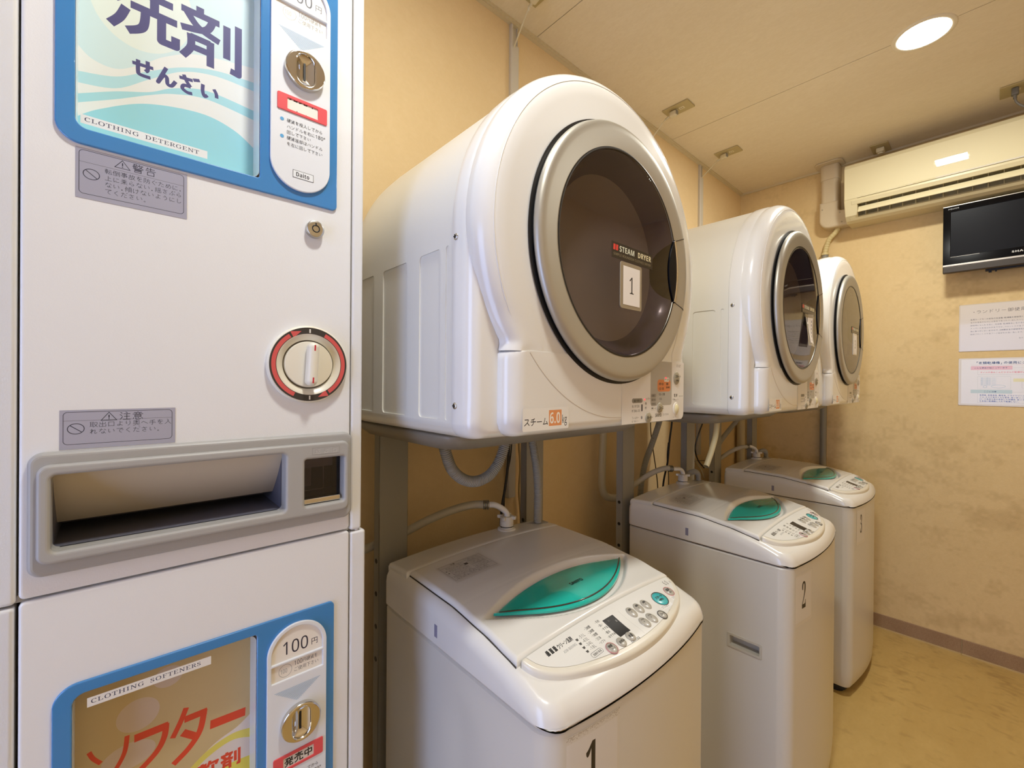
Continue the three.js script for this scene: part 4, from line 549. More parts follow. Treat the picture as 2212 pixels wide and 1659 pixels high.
function slab(x0, x1, z0, z1, r, lift, nx, nz, dent = () => 0, skirt = 0.012) {   // a plate lying on the top, edges rounded
  const U = (t, a, b) => { const k = 0.14; return t < k ? a + (t / k) * r * 1.3 : t > 1 - k ? b - ((1 - t) / k) * r * 1.3 : lerp(a + r * 1.3, b - r * 1.3, (t - k) / (1 - 2 * k)); };
  const top = grid(nx, nz, (u, v) => { const x = U(u, x0, x1), z = U(v, z0, z1), d = Math.min(x - x0, x1 - x, z - z0, z1 - z), c = edge(d, r); return [x, wt(x, z) + lift - c - dent(x, z), z]; });
  const side = (f, n) => grid(n, 1, (u, v) => { const [x, z] = f(U(u, 0, 1)); return [x, wt(x, z) + lift - r - v * skirt, z]; });
  return mergeGeometries([top, side((t) => [lerp(x0, x1, t), z0], 30), side((t) => [lerp(x0, x1, t), z1], 30), side((t) => [x0, lerp(z0, z1, t)], 30), side((t) => [x1, lerp(z0, z1, t)], 30)]);
}
const zr = (x) => 0.329 - 0.03 * (1 - (x / 0.2) ** 2), zfr = (x) => 0.329 + 0.079 * (1 - (x / 0.2) ** 2);
wg.deck = slab(-0.246, 0.246, 0.006, 0.0905, 0.007, 0.0015, 60, 24);
wg.lid = slab(-0.238, 0.238, 0.0935, 0.4335, 0.008, 0.004, 150, 120, (x, z) => {
  const k = Math.min(1, Math.abs(x) / 0.228), a = 0.329 - 0.05 * (1 - k * k), b = 0.329 + 0.0965 * (1 - k * k), s = Math.min(z - a, b - z);
  return (k < 1 ? 0.013 * smooth(s, 0, 0.016) : 0) + 0.0012 * Math.max(0, 1 - Math.abs(z - 0.2755) / 0.0018);
});
wg.gapShade = (() => {                                   // dark strip painted as the shaded gap under the lid rim, open at front
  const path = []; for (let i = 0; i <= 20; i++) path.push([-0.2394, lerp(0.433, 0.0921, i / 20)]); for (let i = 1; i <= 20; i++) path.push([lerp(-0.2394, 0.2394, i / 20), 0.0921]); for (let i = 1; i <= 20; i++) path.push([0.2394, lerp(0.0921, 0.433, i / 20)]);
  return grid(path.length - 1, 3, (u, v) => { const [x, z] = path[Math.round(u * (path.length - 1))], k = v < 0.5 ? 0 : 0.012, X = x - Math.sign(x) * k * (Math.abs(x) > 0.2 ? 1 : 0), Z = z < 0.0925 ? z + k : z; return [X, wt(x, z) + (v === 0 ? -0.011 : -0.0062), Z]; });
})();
const tealTop = (x, z) => wt(x, z) + 0.0035 - 0.0045 * (1 - (z - zr(x)) / Math.max(1e-4, zfr(x) - zr(x)));
wg.teal = mergeGeometries([grid(50, 14, (u, v) => { const x = lerp(-0.1995, 0.1995, u), z = lerp(zr(x), zfr(x), v); return [x, tealTop(x, z) - 0.0015 * Math.pow(Math.abs(2 * v - 1), 8), z]; }),
  grid(50, 2, (u, v) => { const x = lerp(-0.1995, 0.1995, u), z = zfr(x); return [x, tealTop(x, z) - 0.0015 - v * 0.004, z]; })]);
{ const p = []; for (let i = 0; i <= 40; i++) { const x = lerp(-0.19, 0.192, i / 40), z = zfr(x) - 0.0075 * Math.sqrt(1 - (x / 0.2) ** 2) - 0.001; p.push([x, tealTop(x, z) + 0.0002, z]); } wg.stripe = tube(p, 0.0017, 90, 6); }
const pz = (x, d = 0) => 0.4355 + (0.092 - d) * Math.sqrt(Math.max(0, 1 - (x / (0.232 - d)) ** 2));
const pTop = (x, z) => wt(x, z) + 0.0042;
wg.panel = (() => {
  const ring = (d, y, n = 60) => { const p = []; for (let i = 0; i <= n; i++) { const a = (i / n) * Math.PI, x = Math.cos(a) * (0.232 - d), z = 0.4355 + d * 0.35 + Math.sin(a) * (0.092 - d * 1.2); p.push([x, y(x, z), z]); } for (let i = 1; i < 20; i++) { const x = lerp(-0.232 + d, 0.232 - d, i / 20), z = 0.4355 + d * 0.35; p.push([x, y(x, z), z]); } return p.reverse(); };
  return loft([ring(0, (x, z) => wt(x, z) - 0.014), ring(0, (x, z) => pTop(x, z) - 0.005), ring(0.0012, (x, z) => pTop(x, z) - 0.002), ring(0.004, (x, z) => pTop(x, z) - 0.0003), ring(0.008, pTop), ring(0.03, pTop), ring(0.06, pTop)]);
})();
wg.print = (() => { const g = grid(60, 12, (u, v) => { const x = lerp(-0.222, 0.222, u), z = lerp(0.4375, Math.max(0.4376, pz(x, 0.01) - 0.002), v); return [x, pTop(x, z) + 0.0006, z]; }), p = g.attributes.position, q = g.attributes.uv; for (let i = 0; i < p.count; i++) q.setXY(i, (p.getX(i) + 0.222) / 0.444, 1 - (p.getZ(i) - 0.4375) / 0.084); return g; })();
const wPrint = print(444, 84, 4.6, (c) => {
  c.fillStyle = '#ebe9e4'; c.fillRect(0, 0, 444, 84); c.strokeStyle = '#dedcd6'; c.lineWidth = 0.35; for (let i = 0; i < 60; i++) { c.beginPath(); c.moveTo(0, i * 1.5); c.lineTo(444, i * 1.5); c.stroke(); }
  const P = (x, z) => [x + 222, z - 437.5], T = (s, x, z, size, o) => text(c, s, ...P(x, z), size, { color: '#55534e', weight: 0.11, aspect: 0.8, ...o });
  T('抗菌槽', -190, 447, 10, { weight: 0.2, color: '#222' }); T('クリーン洗剤', -163, 448, 9, { weight: 0.12, aspect: 0.62, color: '#333' }); T('ASW-B60VWG', -160, 462, 4.6, { color: '#888' });
  ['51L', '43L', '34L', '18L'].forEach((s, i) => { const [x, y] = P(-124 - i * 0.5, 458 + i * 8); c.fillStyle = '#4a4844'; c.beginPath(); c.moveTo(x, y); c.lineTo(x + 6, y); c.lineTo(x + 5, y + 4); c.lineTo(x + 1, y + 4); c.fill(); T('-' + s, -115, 456 + i * 8, 6, { aspect: 0.95, color: '#66635d' }); });
  [['3時間', -92], ['2時間', -92], ['1時間', -92], ['30分', -91], ['ソフト', -91]].forEach(([s, x], i) => T('・' + s, x, 450 + i * 8, 5.6)); [['予約', -62], ['洗い', -62], ['すすぎ', -62], ['脱水', -62], ['おすすめ', -66]].forEach(([s, x], i) => T('・' + s, x, 450 + i * 8, 5.6));
  { const [x, y] = P(-44, 456); fillR(c, x, y, 32, 40, 1, '#1f1c1b'); text(c, 'し　残り', x + 2, y + 3, 5, { color: '#6d6a66', aspect: 0.7 }); text(c, '分', x + 24, y + 10, 5, { color: '#b9b6b0' }); }
  c.setLineDash([1, 1]); c.strokeStyle = '#888'; c.lineWidth = 0.4; c.beginPath(); c.moveTo(...P(7, 456)); c.lineTo(...P(7, 514)); c.stroke(); c.setLineDash([]);
  fillR(c, ...P(-124, 490), 28, 9, 4.5, null, '#555', 0.6); T('洗剤の目安', -120, 492, 5, {});
  T('おまかせ洗濯', -36, 511, 5, { weight: 0.14 });
  T('6.0', 190, 444, 11, { aspect: 0.72, color: '#44423e' }); T('kg', 212, 448, 6.4, { aspect: 0.72, color: '#44423e' });
  { const [x, y] = P(105, 488); c.fillStyle = '#f3f2f0'; c.fillRect(x, y, 40, 9); T('START', 107, 489.6, 5.6, { font: 'serif', aspect: 1.02, color: '#8a867f', weight: 0.05 }); }
  { const [x, y] = P(160, 480); c.fillStyle = '#f3f2f0'; c.fillRect(x, y, 44, 9); T('ON/OFF', 163, 481.6, 5.6, { font: 'serif', aspect: 1.0, color: '#8a867f' }); }
  T('・お急ぎ標準', 112, 502, 4.6);
}, { roughness: 0.32 });
const wNote = print(118, 82, 9, (c) => {
  fillR(c, 0, 0, 118, 82, 1, '#cfc9c0'); c.strokeStyle = '#6f6a63'; c.lineWidth = 0.5; c.strokeRect(4, 3, 110, 70); c.beginPath(); c.moveTo(70, 3); c.lineTo(70, 55); c.moveTo(4, 55); c.lineTo(114, 55); c.moveTo(4, 12); c.lineTo(70, 12); c.moveTo(70, 20); c.lineTo(114, 20); c.moveTo(70, 37); c.lineTo(114, 37); c.stroke();
  const s = '洗濯機に水を入れて使用中に手を入れないでください乾燥機の上に物をのせない回転が止まるまで'; let k = 0;
  for (let y = 14; y < 54; y += 4.6) { let q = ''; for (let i = 0; i < 14; i++) q += s[(k++ * 7) % s.length]; text(c, q, 14, y, 3.2, { aspect: 0.95, color: '#67625b', weight: 0.1, gap: 0.1 }); }
  for (let y = 5; y < 52; y += 4.6) { let q = ''; for (let i = 0; i < 10; i++) q += s[(k++ * 5) % s.length]; text(c, q, 73, y, 3.2, { aspect: 1, color: '#6d6861', weight: 0.1, gap: 0.1 }); }
  for (let y = 57; y < 72; y += 5) { let q = ''; for (let i = 0; i < 25; i++) q += s[(k++ * 3) % s.length]; text(c, q, 8, y, 3.4, { aspect: 0.95, color: '#5d5852', weight: 0.12, gap: 0.1 }); }
  text(c, '注意', 32, 4.6, 6, { weight: 0.12, color: '#4b463f' }); for (const y of [26, 36]) { c.fillStyle = '#4b463f'; c.beginPath(); c.moveTo(7, y + 4); c.lineTo(9.5, y); c.lineTo(12, y + 4); c.fill(); } fillR(c, 58, 22, 9, 8, 1, '#3a3634');
}, { roughness: 0.4 });
const sanyo = print(48, 16, 14, (c) => text(c, 'SANYO', 2, 3, 9.6, { bold: true, aspect: 0.96, color: '#123a37', gap: -0.02 }), { transparent: true });
const bGrey = mat(0xb5b0a5, 0.3, { clearcoat: 0.4 }), bPink = mat(0xd9989a, 0.35), bTeal = mat(0x3fb6ba, 0.25, { clearcoat: 0.6 }), bDark = mat(0x55534f, 0.4);
const inkM = (s, w, h, size, two) => print(w, h, 14, (c) => { text(c, s, 0.6, 0.6, size, { aspect: 0.82, weight: 0.12, color: '#2a2826', gap: 0.02 }); if (two) text(c, two, 2, size + 2.2, size * 0.72, { aspect: 0.8, weight: 0.12, color: '#2a2826', gap: 0.02 }); }, { transparent: true });
const INK = { start: inkM('スタート', 30, 18, 8.2, '一時停止'), course: inkM('コース', 18, 8, 6.6), power: inkM('電源', 16, 14, 6.6, '切/入'), water: inkM('水量', 15, 8, 6.6), fav: inkM('お好み', 17, 7, 6), fast: inkM('快速', 16, 14, 6, 'コース'), std: inkM('標準', 12, 16, 4.8, 'ロ'), dry: inkM('ドライ', 12, 16, 4, '口') };
function onTop(name, g, m, x, z, lift, parent) {       // sets a small part on the sloping control panel
  const o = mesh(name, g, m, parent); o.position.set(x, pTop(x, z) + lift, z); o.rotation.x = Math.atan2(pTop(x, z - 0.01) - pTop(x, z + 0.01), 0.02); return o;
}
function makeWasher() {
  const t = thing('washing_machine', '', 'washing machine', [0, 0, 0], Math.PI / 2, 'top-loading washing machines');
  const B = mesh('cabinet', wg.body, wBody, t); mesh('seam', wg.seam, mat(0x4a3826, 0.8), t);
  mesh('top_frame', wg.frame, wTop, t); mesh('rear_deck', wg.deck, wTop, t);
  mesh('lid_gap_shade', wg.gapShade, mat(0x3a342c, 0.7), t); const L = mesh('lid', wg.lid, wTop, t), H = mesh('lid_handle', wg.teal, teal, L); mesh('handle_stripe', wg.stripe, mat(0x2a2622, 0.2, { clearcoat: 1 }), H);
  const flat = (name, w, d, m, x, z, h, parent) => { const g = grid(8, 8, (u, v) => { const X = x + (u - 0.5) * w, Z = z + (v - 0.5) * d; return [X, h(X, Z), Z]; }), q = g.attributes.uv; for (let i = 0; i < q.count; i++) q.setXY(i, q.getX(i), 1 - q.getY(i)); return mesh(name, g, m, parent); };
  flat('maker_name', 0.048, 0.016, sanyo, 0.01, 0.351, (x, z) => tealTop(x, z) + 0.0006, H);
  flat('care_label', 0.118, 0.082, wNote, -0.137, 0.168, (x, z) => wt(x, z) + 0.0046, L);
  const C = mesh('control_panel', wg.panel, wCream, t); mesh('panel_print', wg.print, wPrint, C);
  const oval = (a, b, h) => new THREE.SphereGeometry(1, 24, 12).scale(a, h, b);
  const btn = (x, z, a, b, m, ink, rim) => { const o = onTop('button', oval(a, b, 0.0028), m, x, z, 0.0008, C); if (rim) { const r = mesh('button_rim', new THREE.TorusGeometry(1, 0.05, 6, 36).rotateX(Math.PI / 2).scale(a * 1.03, 0.02, b * 1.05), rim, o); r.position.y = 0.0004; } if (ink) { const s = mesh('button_text', new THREE.PlaneGeometry(ink[1], ink[2]).rotateX(-Math.PI / 2), INK[ink[0]], o); s.position.y = 0.0033; s.castShadow = false; } };
  btn(0.13, 0.4745, 0.0185, 0.0165, bTeal, ['start', 0.026, 0.0155], bDark); btn(0.176, 0.4695, 0.0115, 0.0115, bGrey, ['power', 0.0155, 0.0135], bPink); btn(0.087, 0.504, 0.0095, 0.0095, bGrey, ['course', 0.0155, 0.0068], bDark);
  for (const [x, z, k] of [[0.031, 0.4705, 'std'], [0.056, 0.4705, 'std'], [0.081, 0.471, 'std'], [0.032, 0.4985, 'dry'], [0.057, 0.4985, 'dry']]) btn(x, z, 0.0108, 0.0128, bGrey, [k, 0.012, 0.016]);
  btn(-0.08, 0.503, 0.0105, 0.0105, bGrey, ['fast', 0.015, 0.013], bPink); btn(-0.053, 0.504, 0.0098, 0.0098, bGrey, ['fav', 0.0165, 0.0068]); btn(-0.026, 0.505, 0.0098, 0.0098, bGrey, ['water', 0.0145, 0.0078]);
  // side: small drain window in the frame, recessed carrying handle in the cabinet
  for (const s of [-1, 1]) {
    mesh('side_slot', rbox(s * 0.2556 - 0.0006, 0.81, 0.2185, s * 0.2556 + 0.0006, 0.834, 0.2285, 0.0005, 1), mat(0x8d8ba0, 0.4), t);
    const h = new THREE.Group(); h.name = 'carry_handle'; t.add(h);
    const fr = rrect(0.352, 0.511, 0.448, 0.5535, 0.003); fr.holes.push(rrect(0.359, 0.518, 0.441, 0.546, 0.003, THREE.Path));
    mesh('handle_frame', ext(fr, 0, 0.0022, 0.0006, 2).rotateY(-Math.PI / 2).translate(s * 0.2532 + (s < 0 ? -0.0001 : 0.0023), 0, 0), mat(0xc9c4b8, 0.4), h);
    { const a = s * 0.2524, q = s * 0.225, bx = (y0, y1, z0, z1, u = a, v = q) => box(Math.min(u, v), y0, z0, Math.max(u, v), y1, z1); mesh('handle_pocket', [bx(0.5172, 0.5182, 0.3582, 0.4418), bx(0.5458, 0.5468, 0.3582, 0.4418), bx(0.5172, 0.5468, 0.3582, 0.3592), bx(0.5172, 0.5468, 0.4408, 0.4418), bx(0.5172, 0.5468, 0.3582, 0.4418, s * 0.2262, s * 0.2245)], mat(0xc9c4b8, 0.4), h); }
  }
  for (const [x, z] of [[-0.21, 0.06], [0.21, 0.06], [-0.2, 0.46], [0.2, 0.46]]) mesh('foot', cyl(0.026, 0.04, x, 0.02, z, 'y', 20, 0.022), black, t);
  mesh('base_skirt', loft([ringY(0.03, 0.012), ringY(0.03, 0.05)], true), mat(0x2b2925, 0.7), t);
  // water inlet boss and drain outlet on the rear deck
  const N = mesh('inlet_boss', lathe([[0.026, 0], [0.0255, 0.004], [0.0225, 0.006], [0.019, 0.006], [0.019, 0.009]], 40).rotateX(-Math.PI / 2).translate(0.09, wt(0.09, 0.036) + 0.001, 0.036), wTop, t); N.name = 'inlet_boss';
  mesh('outlet_recess', rbox(0.175, wt(0.2, 0.045) + 0.0002, 0.026, 0.235, wt(0.2, 0.045) + 0.0022, 0.058, 0.0008, 1), mat(0xa7a29a, 0.5), t);
  return t;
}
const bigNum = (s, tape) => print(118, 150, 7, (c) => { fillR(c, 0, 0, 118, 150, 3, '#d9d3c6'); c.fillStyle = '#ded9d0'; c.fillRect(5, tape ? 12 : 5, 108, 134); c.save(); c.translate(59, 104); c.scale(0.66, 1.3); c.font = 'bold 84px serif'; c.textAlign = 'center'; c.fillStyle = '#22201e'; c.fillText(s, 0, 0); c.restore(); if (tape) { c.fillStyle = '#b9ae9a'; for (let i = 0; i < 420; i++) c.fillRect(rnd() * 116, 1 + rnd() * rnd() * 10, 0.6 + rnd() * 1.6, 0.5 + rnd() * 0.7); } }, { roughness: 0.35 });
const WASH = [['white washing machine numbered 1, the nearest, under dryer 1', 0.2, -0.712], ['white washing machine numbered 2, the middle one under dryer 2', 0.249, -1.628], ['white washing machine numbered 3, next to the far wall', 0.228, -2.508]];
let firstWasher;
WASH.forEach(([label, x, z], i) => {
  let t;
  if (i === 0) t = firstWasher = makeWasher(); else { t = firstWasher.clone(); t.name = numbered('washing_machine'); scene.add(t); t.userData = { ...firstWasher.userData }; t.remove(t.getObjectByName('number_sheet')); }
  t.position.set(x, 0, z); t.userData.label = label;
  const [a, b, lo, hi] = [[-0.227, -0.105, 0.628, 0.776], [-0.222, -0.119, 0.62, 0.765], [-0.2, -0.105, 0.628, 0.776]][i];
  const g = grid(12, 2, (u, v) => { const X = lerp(a, b, u); return [X, lerp(lo, hi, v), 0.5425 - 0.027 * (X / 0.2555) ** 2 - 0.0018 - (X < -0.2155 ? (X + 0.2155) ** 2 * 12 : 0)]; });
  mesh('number_sheet', g, bigNum(String(i + 1), i === 0), t).userData.label = 'sheet with number ' + (i + 1);
});

// ---------------------------------------------------------------- hoses, pipes and cords behind the machines
const hoseM = mat(0xbdb6a6, 0.45), ribM = mat(0xa9a59b, 0.45), pipeM = mat(0xd3c6a2, 0.4), cordBlack = mat(0x1d1b1a, 0.5), cordBeige = mat(0xbfa878, 0.5), clampM = mat(0x9a9890, 0.3, { metalness: 0.9 });
function inletHose(label, x0, zc, path) {              // path runs to the nut on the washer's rear deck
  const t = thing('water_hose', label, 'hose', [x0 + 0.036, 0.9, zc - 0.09], 0, 'water inlet hoses');
  const o = (p) => [p[0] - x0 - 0.036, p[1] - 0.9, p[2] - zc + 0.09], pts = path.map(o);
  mesh('hose', tube(pts, 0.0106, 80, 14), hoseM, t);
  const end = V3(...pts[pts.length - 1]), a = V3(...pts[pts.length - 2]), d = end.clone().sub(a).normalize();
  const k = mesh('clamp', [0, 1, 2].map((i) => new THREE.TorusGeometry(0.0112, 0.0021, 8, 24).translate(0, 0, -0.004 - i * 0.0055)), clampM, t); k.position.copy(end); k.lookAt(t.localToWorld(end.clone().add(d)));
  mesh('elbow', tube([end.toArray(), end.clone().addScaledVector(d, 0.012).toArray(), [lerp(end.x, 0, 0.75), 0.052, lerp(end.z, 0, 0.75)], [0, 0.038, 0], [0, 0.02, 0]], 0.0082, 40, 12), wTop, t);
  mesh('nut', [cyl(0.019, 0.026, 0, 0.019, 0, 'y', 32, 0.018), ...[0, 1, 2, 3].map((i) => rbox(-0.0045, 0.024, 0.012, 0.0045, 0.0335, 0.027, 0.002, 2).rotateY(0.5 + (i * Math.PI) / 2))], mat(0xe6e0d4, 0.4), t);
  mesh('washer_ring', cyl(0.0172, 0.003, 0, 0.0055, 0, 'y', 32), black, t);
}
inletHose('pale water hose arching to the nut on the nearest washer', 0.2, -0.712, [[0.06, 0.86, -0.33], [0.072, 0.868, -0.42], [0.082, 0.885, -0.5], [0.1, 0.903, -0.56], [0.13, 0.932, -0.614], [0.165, 0.957, -0.672], [0.19, 0.967, -0.722], [0.215, 0.966, -0.757]]);
inletHose('pale water hose arching to the nut on the middle washer', 0.249, -1.628, [[0.15, 0.868, -1.505], [0.165, 0.888, -1.53], [0.185, 0.912, -1.56], [0.22, 0.945, -1.605], [0.25, 0.96, -1.645], [0.265, 0.957, -1.672]]);
inletHose('pale water hose arching to the nut on the farthest washer', 0.228, -2.508, [[0.13, 0.88, -2.35], [0.155, 0.905, -2.395], [0.19, 0.942, -2.45], [0.22, 0.962, -2.5], [0.24, 0.963, -2.552]]);
const hose = (name, label, cat, g, m, group) => { const o = mesh(name, g, m); return tag(o, label, cat, group); };
hose('corrugated_hose', 'grey corrugated hose hanging in a loop under dryer 1', 'hose', ribbed([[0.3, 1.16, -0.552], [0.3, 1.13, -0.561], [0.3, 1.098, -0.576], [0.3, 1.072, -0.606], [0.3, 1.061, -0.644], [0.3, 1.069, -0.684], [0.3, 1.094, -0.713], [0.3, 1.136, -0.735], [0.3, 1.16, -0.743]], 0.0135), ribM);
hose('corrugated_hose', 'grey corrugated hose dropping from dryer 1 onto the back of washer 1', 'hose', ribbed([[0.262, 1.168, -0.868], [0.26, 1.132, -0.876], [0.258, 1.057, -0.895], [0.253, 0.989, -0.907], [0.242, 0.893, -0.917]], 0.0115), ribM);
hose('corrugated_hose', 'grey corrugated hose slanting down behind washer 2', 'hose', ribbed([[0.15, 1.172, -1.79], [0.15, 1.106, -1.752], [0.15, 1.04, -1.708], [0.15, 0.966, -1.657], [0.15, 0.873, -1.626], [0.15, 0.74, -1.615]], 0.0125), ribM);
hose('corrugated_hose', 'short grey corrugated hose curling into the back of the middle washer', 'hose', ribbed([[0.262, 0.9, -1.76], [0.28, 0.925, -1.773], [0.29, 0.932, -1.8], [0.293, 0.921, -1.832], [0.292, 0.893, -1.842]], 0.0115), ribM);
hose('corrugated_hose', 'short grey corrugated hose curling into the back of the farthest washer', 'hose', ribbed([[0.242, 0.9, -2.635], [0.26, 0.926, -2.65], [0.27, 0.933, -2.68], [0.273, 0.921, -2.712], [0.272, 0.893, -2.722]], 0.0115), ribM);
hose('corrugated_hose', 'grey corrugated hose slanting across behind stand 3', 'hose', ribbed([[0.15, 1.172, -2.78], [0.15, 1.103, -2.646], [0.15, 1.056, -2.537], [0.15, 1.006, -2.428], [0.15, 0.95, -2.33]], 0.0125), ribM);
hose('beige_hose', 'thick beige hose hanging open under dryer 2', 'hose', tube([[0.245, 1.168, -2.15], [0.245, 1.13, -2.14], [0.245, 1.058, -2.121], [0.245, 0.995, -2.082], [0.245, 0.945, -2.043], [0.245, 0.92, -2.02]], 0.0128, 60, 16), pipeM);
{ const p = mesh('water_pipe', tube([[0.04, 1.24, -1.511], [0.04, 1.093, -1.511], [0.04, 0.93, -1.505], [0.041, 0.865, -1.507], [0.045, 0.832, -1.52], [0.053, 0.818, -1.548], [0.066, 0.817, -1.568]], 0.0155, 80, 16), pipeM); tag(p, 'pale bent water pipe on the wall between stands 1 and 2', 'pipe'); }
hose('water_pipe', 'pale upright pipe in the corner of the room behind stand 3', 'pipe', tube([[0.035, 0, -3.0], [0.035, 0.6, -3.0], [0.035, 1.3, -3.0]], 0.024, 20, 20), pipeM);
for (const [label, pts, r, m] of [
  ['thick black cord hanging behind the nearest washer', [[0.1, 1.2, -0.935], [0.1, 1.11, -0.931], [0.1, 1.03, -0.925], [0.1, 0.958, -0.913], [0.1, 0.901, -0.901], [0.1, 0.01, -0.88]], 0.0042, cordBlack],
  ['thin black cord beside the thicker one behind the nearest washer', [[0.085, 1.2, -0.957], [0.085, 1.1, -0.955], [0.085, 1.04, -0.946], [0.085, 0.99, -0.931], [0.085, 0.01, -0.91]], 0.002, cordBlack],
  ['beige cord hanging beside the far post of stand 1', [[0.02, 1.2, -1.045], [0.02, 1.084, -1.048], [0.02, 1.002, -1.055], [0.02, 0.921, -1.05], [0.02, 0.82, -1.06], [0.02, 0.01, -1.06]], 0.004, cordBeige],
  ['thick black cord hanging behind the middle washer', [[0.1, 1.2, -1.98], [0.1, 1.11, -1.973], [0.1, 1.024, -1.952], [0.1, 0.926, -1.936], [0.1, 0.833, -1.899], [0.1, 0.01, -1.86]], 0.0045, cordBlack],
  ['thin black cord splitting off behind washer 2', [[0.09, 1.02, -1.96], [0.09, 0.95, -1.95], [0.09, 0.86, -1.965], [0.09, 0.01, -1.97]], 0.002, cordBlack],
  ['thin brown cord swaying behind washer 2', [[0.06, 1.2, -1.86], [0.06, 1.1, -1.85], [0.06, 1.0, -1.872], [0.06, 0.9, -1.9], [0.06, 0.8, -1.92], [0.06, 0.01, -1.93]], 0.0025, mat(0x6b5a40, 0.6)],
  ['black cord looping under dryer 2 beside the beige hose', [[0.16, 1.168, -2.19], [0.16, 1.11, -2.17], [0.16, 1.06, -2.13], [0.16, 0.99, -2.09], [0.16, 0.93, -2.12], [0.16, 0.88, -2.19]], 0.0035, cordBlack],
  ['thin grey cable looping under dryer 2', [[0.14, 1.04, -2.13], [0.14, 0.97, -2.11], [0.14, 0.92, -2.14], [0.14, 0.87, -2.2], [0.14, 0.82, -2.24]], 0.003, hoseM],
  ['thin black wire loop behind washer 3', [[0.1, 1.0, -2.15], [0.1, 0.95, -2.11], [0.1, 0.91, -2.15], [0.1, 0.9, -2.26], [0.1, 0.87, -2.4], [0.1, 0.8, -2.43]], 0.0016, cordBlack],
]) hose('hanging_cable', label, 'cable', tube(pts, r, 70, 8), m, 'cords behind the machines');

// ---------------------------------------------------------------- cable raceways on the machine wall
const raceM = mat(0xcfc7b8, 0.45);
[['pale cable raceway on the wall above the nearest dryer', -1.021], ['pale cable raceway on the wall above the middle dryer', -2.455]].forEach(([label, z]) => {
  const t = thing('cable_raceway', label, 'raceway', [0, 0.9, z], 0, 'cable raceways');
  mesh('base_strip', [rbox(0, 0, -0.0165, 0.003, 1.64, 0.0165, 0.001, 1), rbox(0, 0, -0.0165, 0.009, 1.64, -0.0145, 0.0008, 1), rbox(0, 0, 0.0085, 0.014, 1.64, 0.0165, 0.002, 2)], raceM, t);
  mesh('cover', rbox(0.002, 0, -0.0178, 0.0155, 1.572, 0.0178, 0.004, 3), raceM, t);
});

// ---------------------------------------------------------------- ceiling sockets with plugs
const plateM = mat(0xb9a878, 0.4), plugM = mat(0xdcd0ae, 0.4), socketM = mat(0xd8caa2, 0.4);
function socket(label, x, z, w, d, holes, plug) {       // hangs under the ceiling; w along x, d along z
  const t = thing('ceiling_socket', label, 'socket', [x, CEIL, z], 0, 'ceiling sockets');
  mesh('plate', rbox(-w / 2, -0.006, -d / 2, w / 2, 0, d / 2, 0.0025, 3), plateM, t);
  for (const h of holes) { const s = mesh('outlet', rbox(h - 0.012, -0.0075, -0.01, h + 0.012, -0.005, 0.01, 0.001, 2), socketM, t); for (const k of [-0.004, 0.004]) mesh('slot', box(h + k - 0.0008, -0.0079, -0.004, h + k + 0.0008, -0.0073, 0.004), black, s); }
  return t;
}
const sockets = [['ceiling socket nearest the vending machine, above dryer 1', 0.165, -0.991], ['ceiling socket above and beyond dryer 1', 0.165, -1.884], ['ceiling socket above dryer 2', 0.165, -2.434]];
sockets.forEach(([label, x, z], i) => {
  socket(label, x, z, 0.122, 0.073, [0.017, -0.015]);
  const pt = thing('power_plug', ['ivory plug and cord in the socket above dryer 1, nearest the vending machine', 'ivory plug and cord in the socket beyond dryer 1', 'ivory plug and cord in the socket above dryer 2'][i], 'plug', [x - 0.014, CEIL - 0.0075, z + 0.006], 0, 'ivory ceiling plugs');
  const end = [[-0.139, -0.085, -0.03], [-0.137, -0.1, -0.002], [-0.139, -0.075, -0.026]][i];
  const dir = V3(end[0], -0.02, end[2]).normalize(), a = Math.atan2(-dir.z, dir.x);
  const b = mesh('plug_body', new RoundedBoxGeometry(0.034, 0.026, 0.024, 4, 0.008).translate(0.006, -0.013, 0), plugM, pt); b.rotation.y = a;
  const k = mesh('plug_face', rbox(-0.013, -0.021, -0.009, -0.0105, -0.003, 0.009, 0.001, 1), mat(0x8f8a80, 0.4), pt); k.rotation.y = a;
  const s0 = V3(0.02, -0.015, 0).applyAxisAngle(V3(0, 1, 0), a), s1 = V3(0.045, -0.021, 0).applyAxisAngle(V3(0, 1, 0), a);
  mesh('strain_relief', ribbed([s0.toArray(), s0.clone().lerp(s1, 0.5).toArray(), s1.toArray()], 0.0052, 0.004, 0.0012), plugM, pt);
  mesh('cord', tube([s0.toArray(), s1.toArray(), [lerp(s1.x, end[0], 0.5), lerp(s1.y, end[1], 0.42) - 0.004, lerp(s1.z, end[2], 0.5)], end], 0.0028, 40, 8), plugM, pt);
});
socket('square ceiling socket with a plug just above the air conditioner', 0.724, -2.972, 0.074, 0.116, []);
{ const t = thing('power_plug', 'squat ivory plug in the square socket above the air conditioner', 'plug', [0.724, CEIL - 0.006, -2.968]); mesh('plug_body', [rbox(-0.017, -0.024, -0.019, 0.017, 0, 0.019, 0.006, 3), cyl(0.013, 0.01, 0, -0.026, 0, 'y', 20)], plugM, t); }
socket('ceiling socket with a grey plug above the television', 1.2, -2.793, 0.118, 0.106, [-0.012]);
{ const t = thing('power_plug', 'grey plug with a drooping cord in the socket above the television', 'plug', [1.184, CEIL - 0.006, -2.775]); mesh('plug_body', [rbox(-0.011, -0.03, -0.012, 0.011, 0, 0.012, 0.005, 3), cyl(0.006, 0.014, 0, -0.036, 0, 'y', 16)], mat(0x6b675f, 0.5), t); mesh('cord', tube([[0, -0.03, 0], [0.004, -0.06, 0.002], [0.03, -0.09, -0.002], [0.08, -0.1, -0.01], [0.16, -0.06, -0.03]], 0.004, 40, 8), mat(0x6b675f, 0.5), t); }

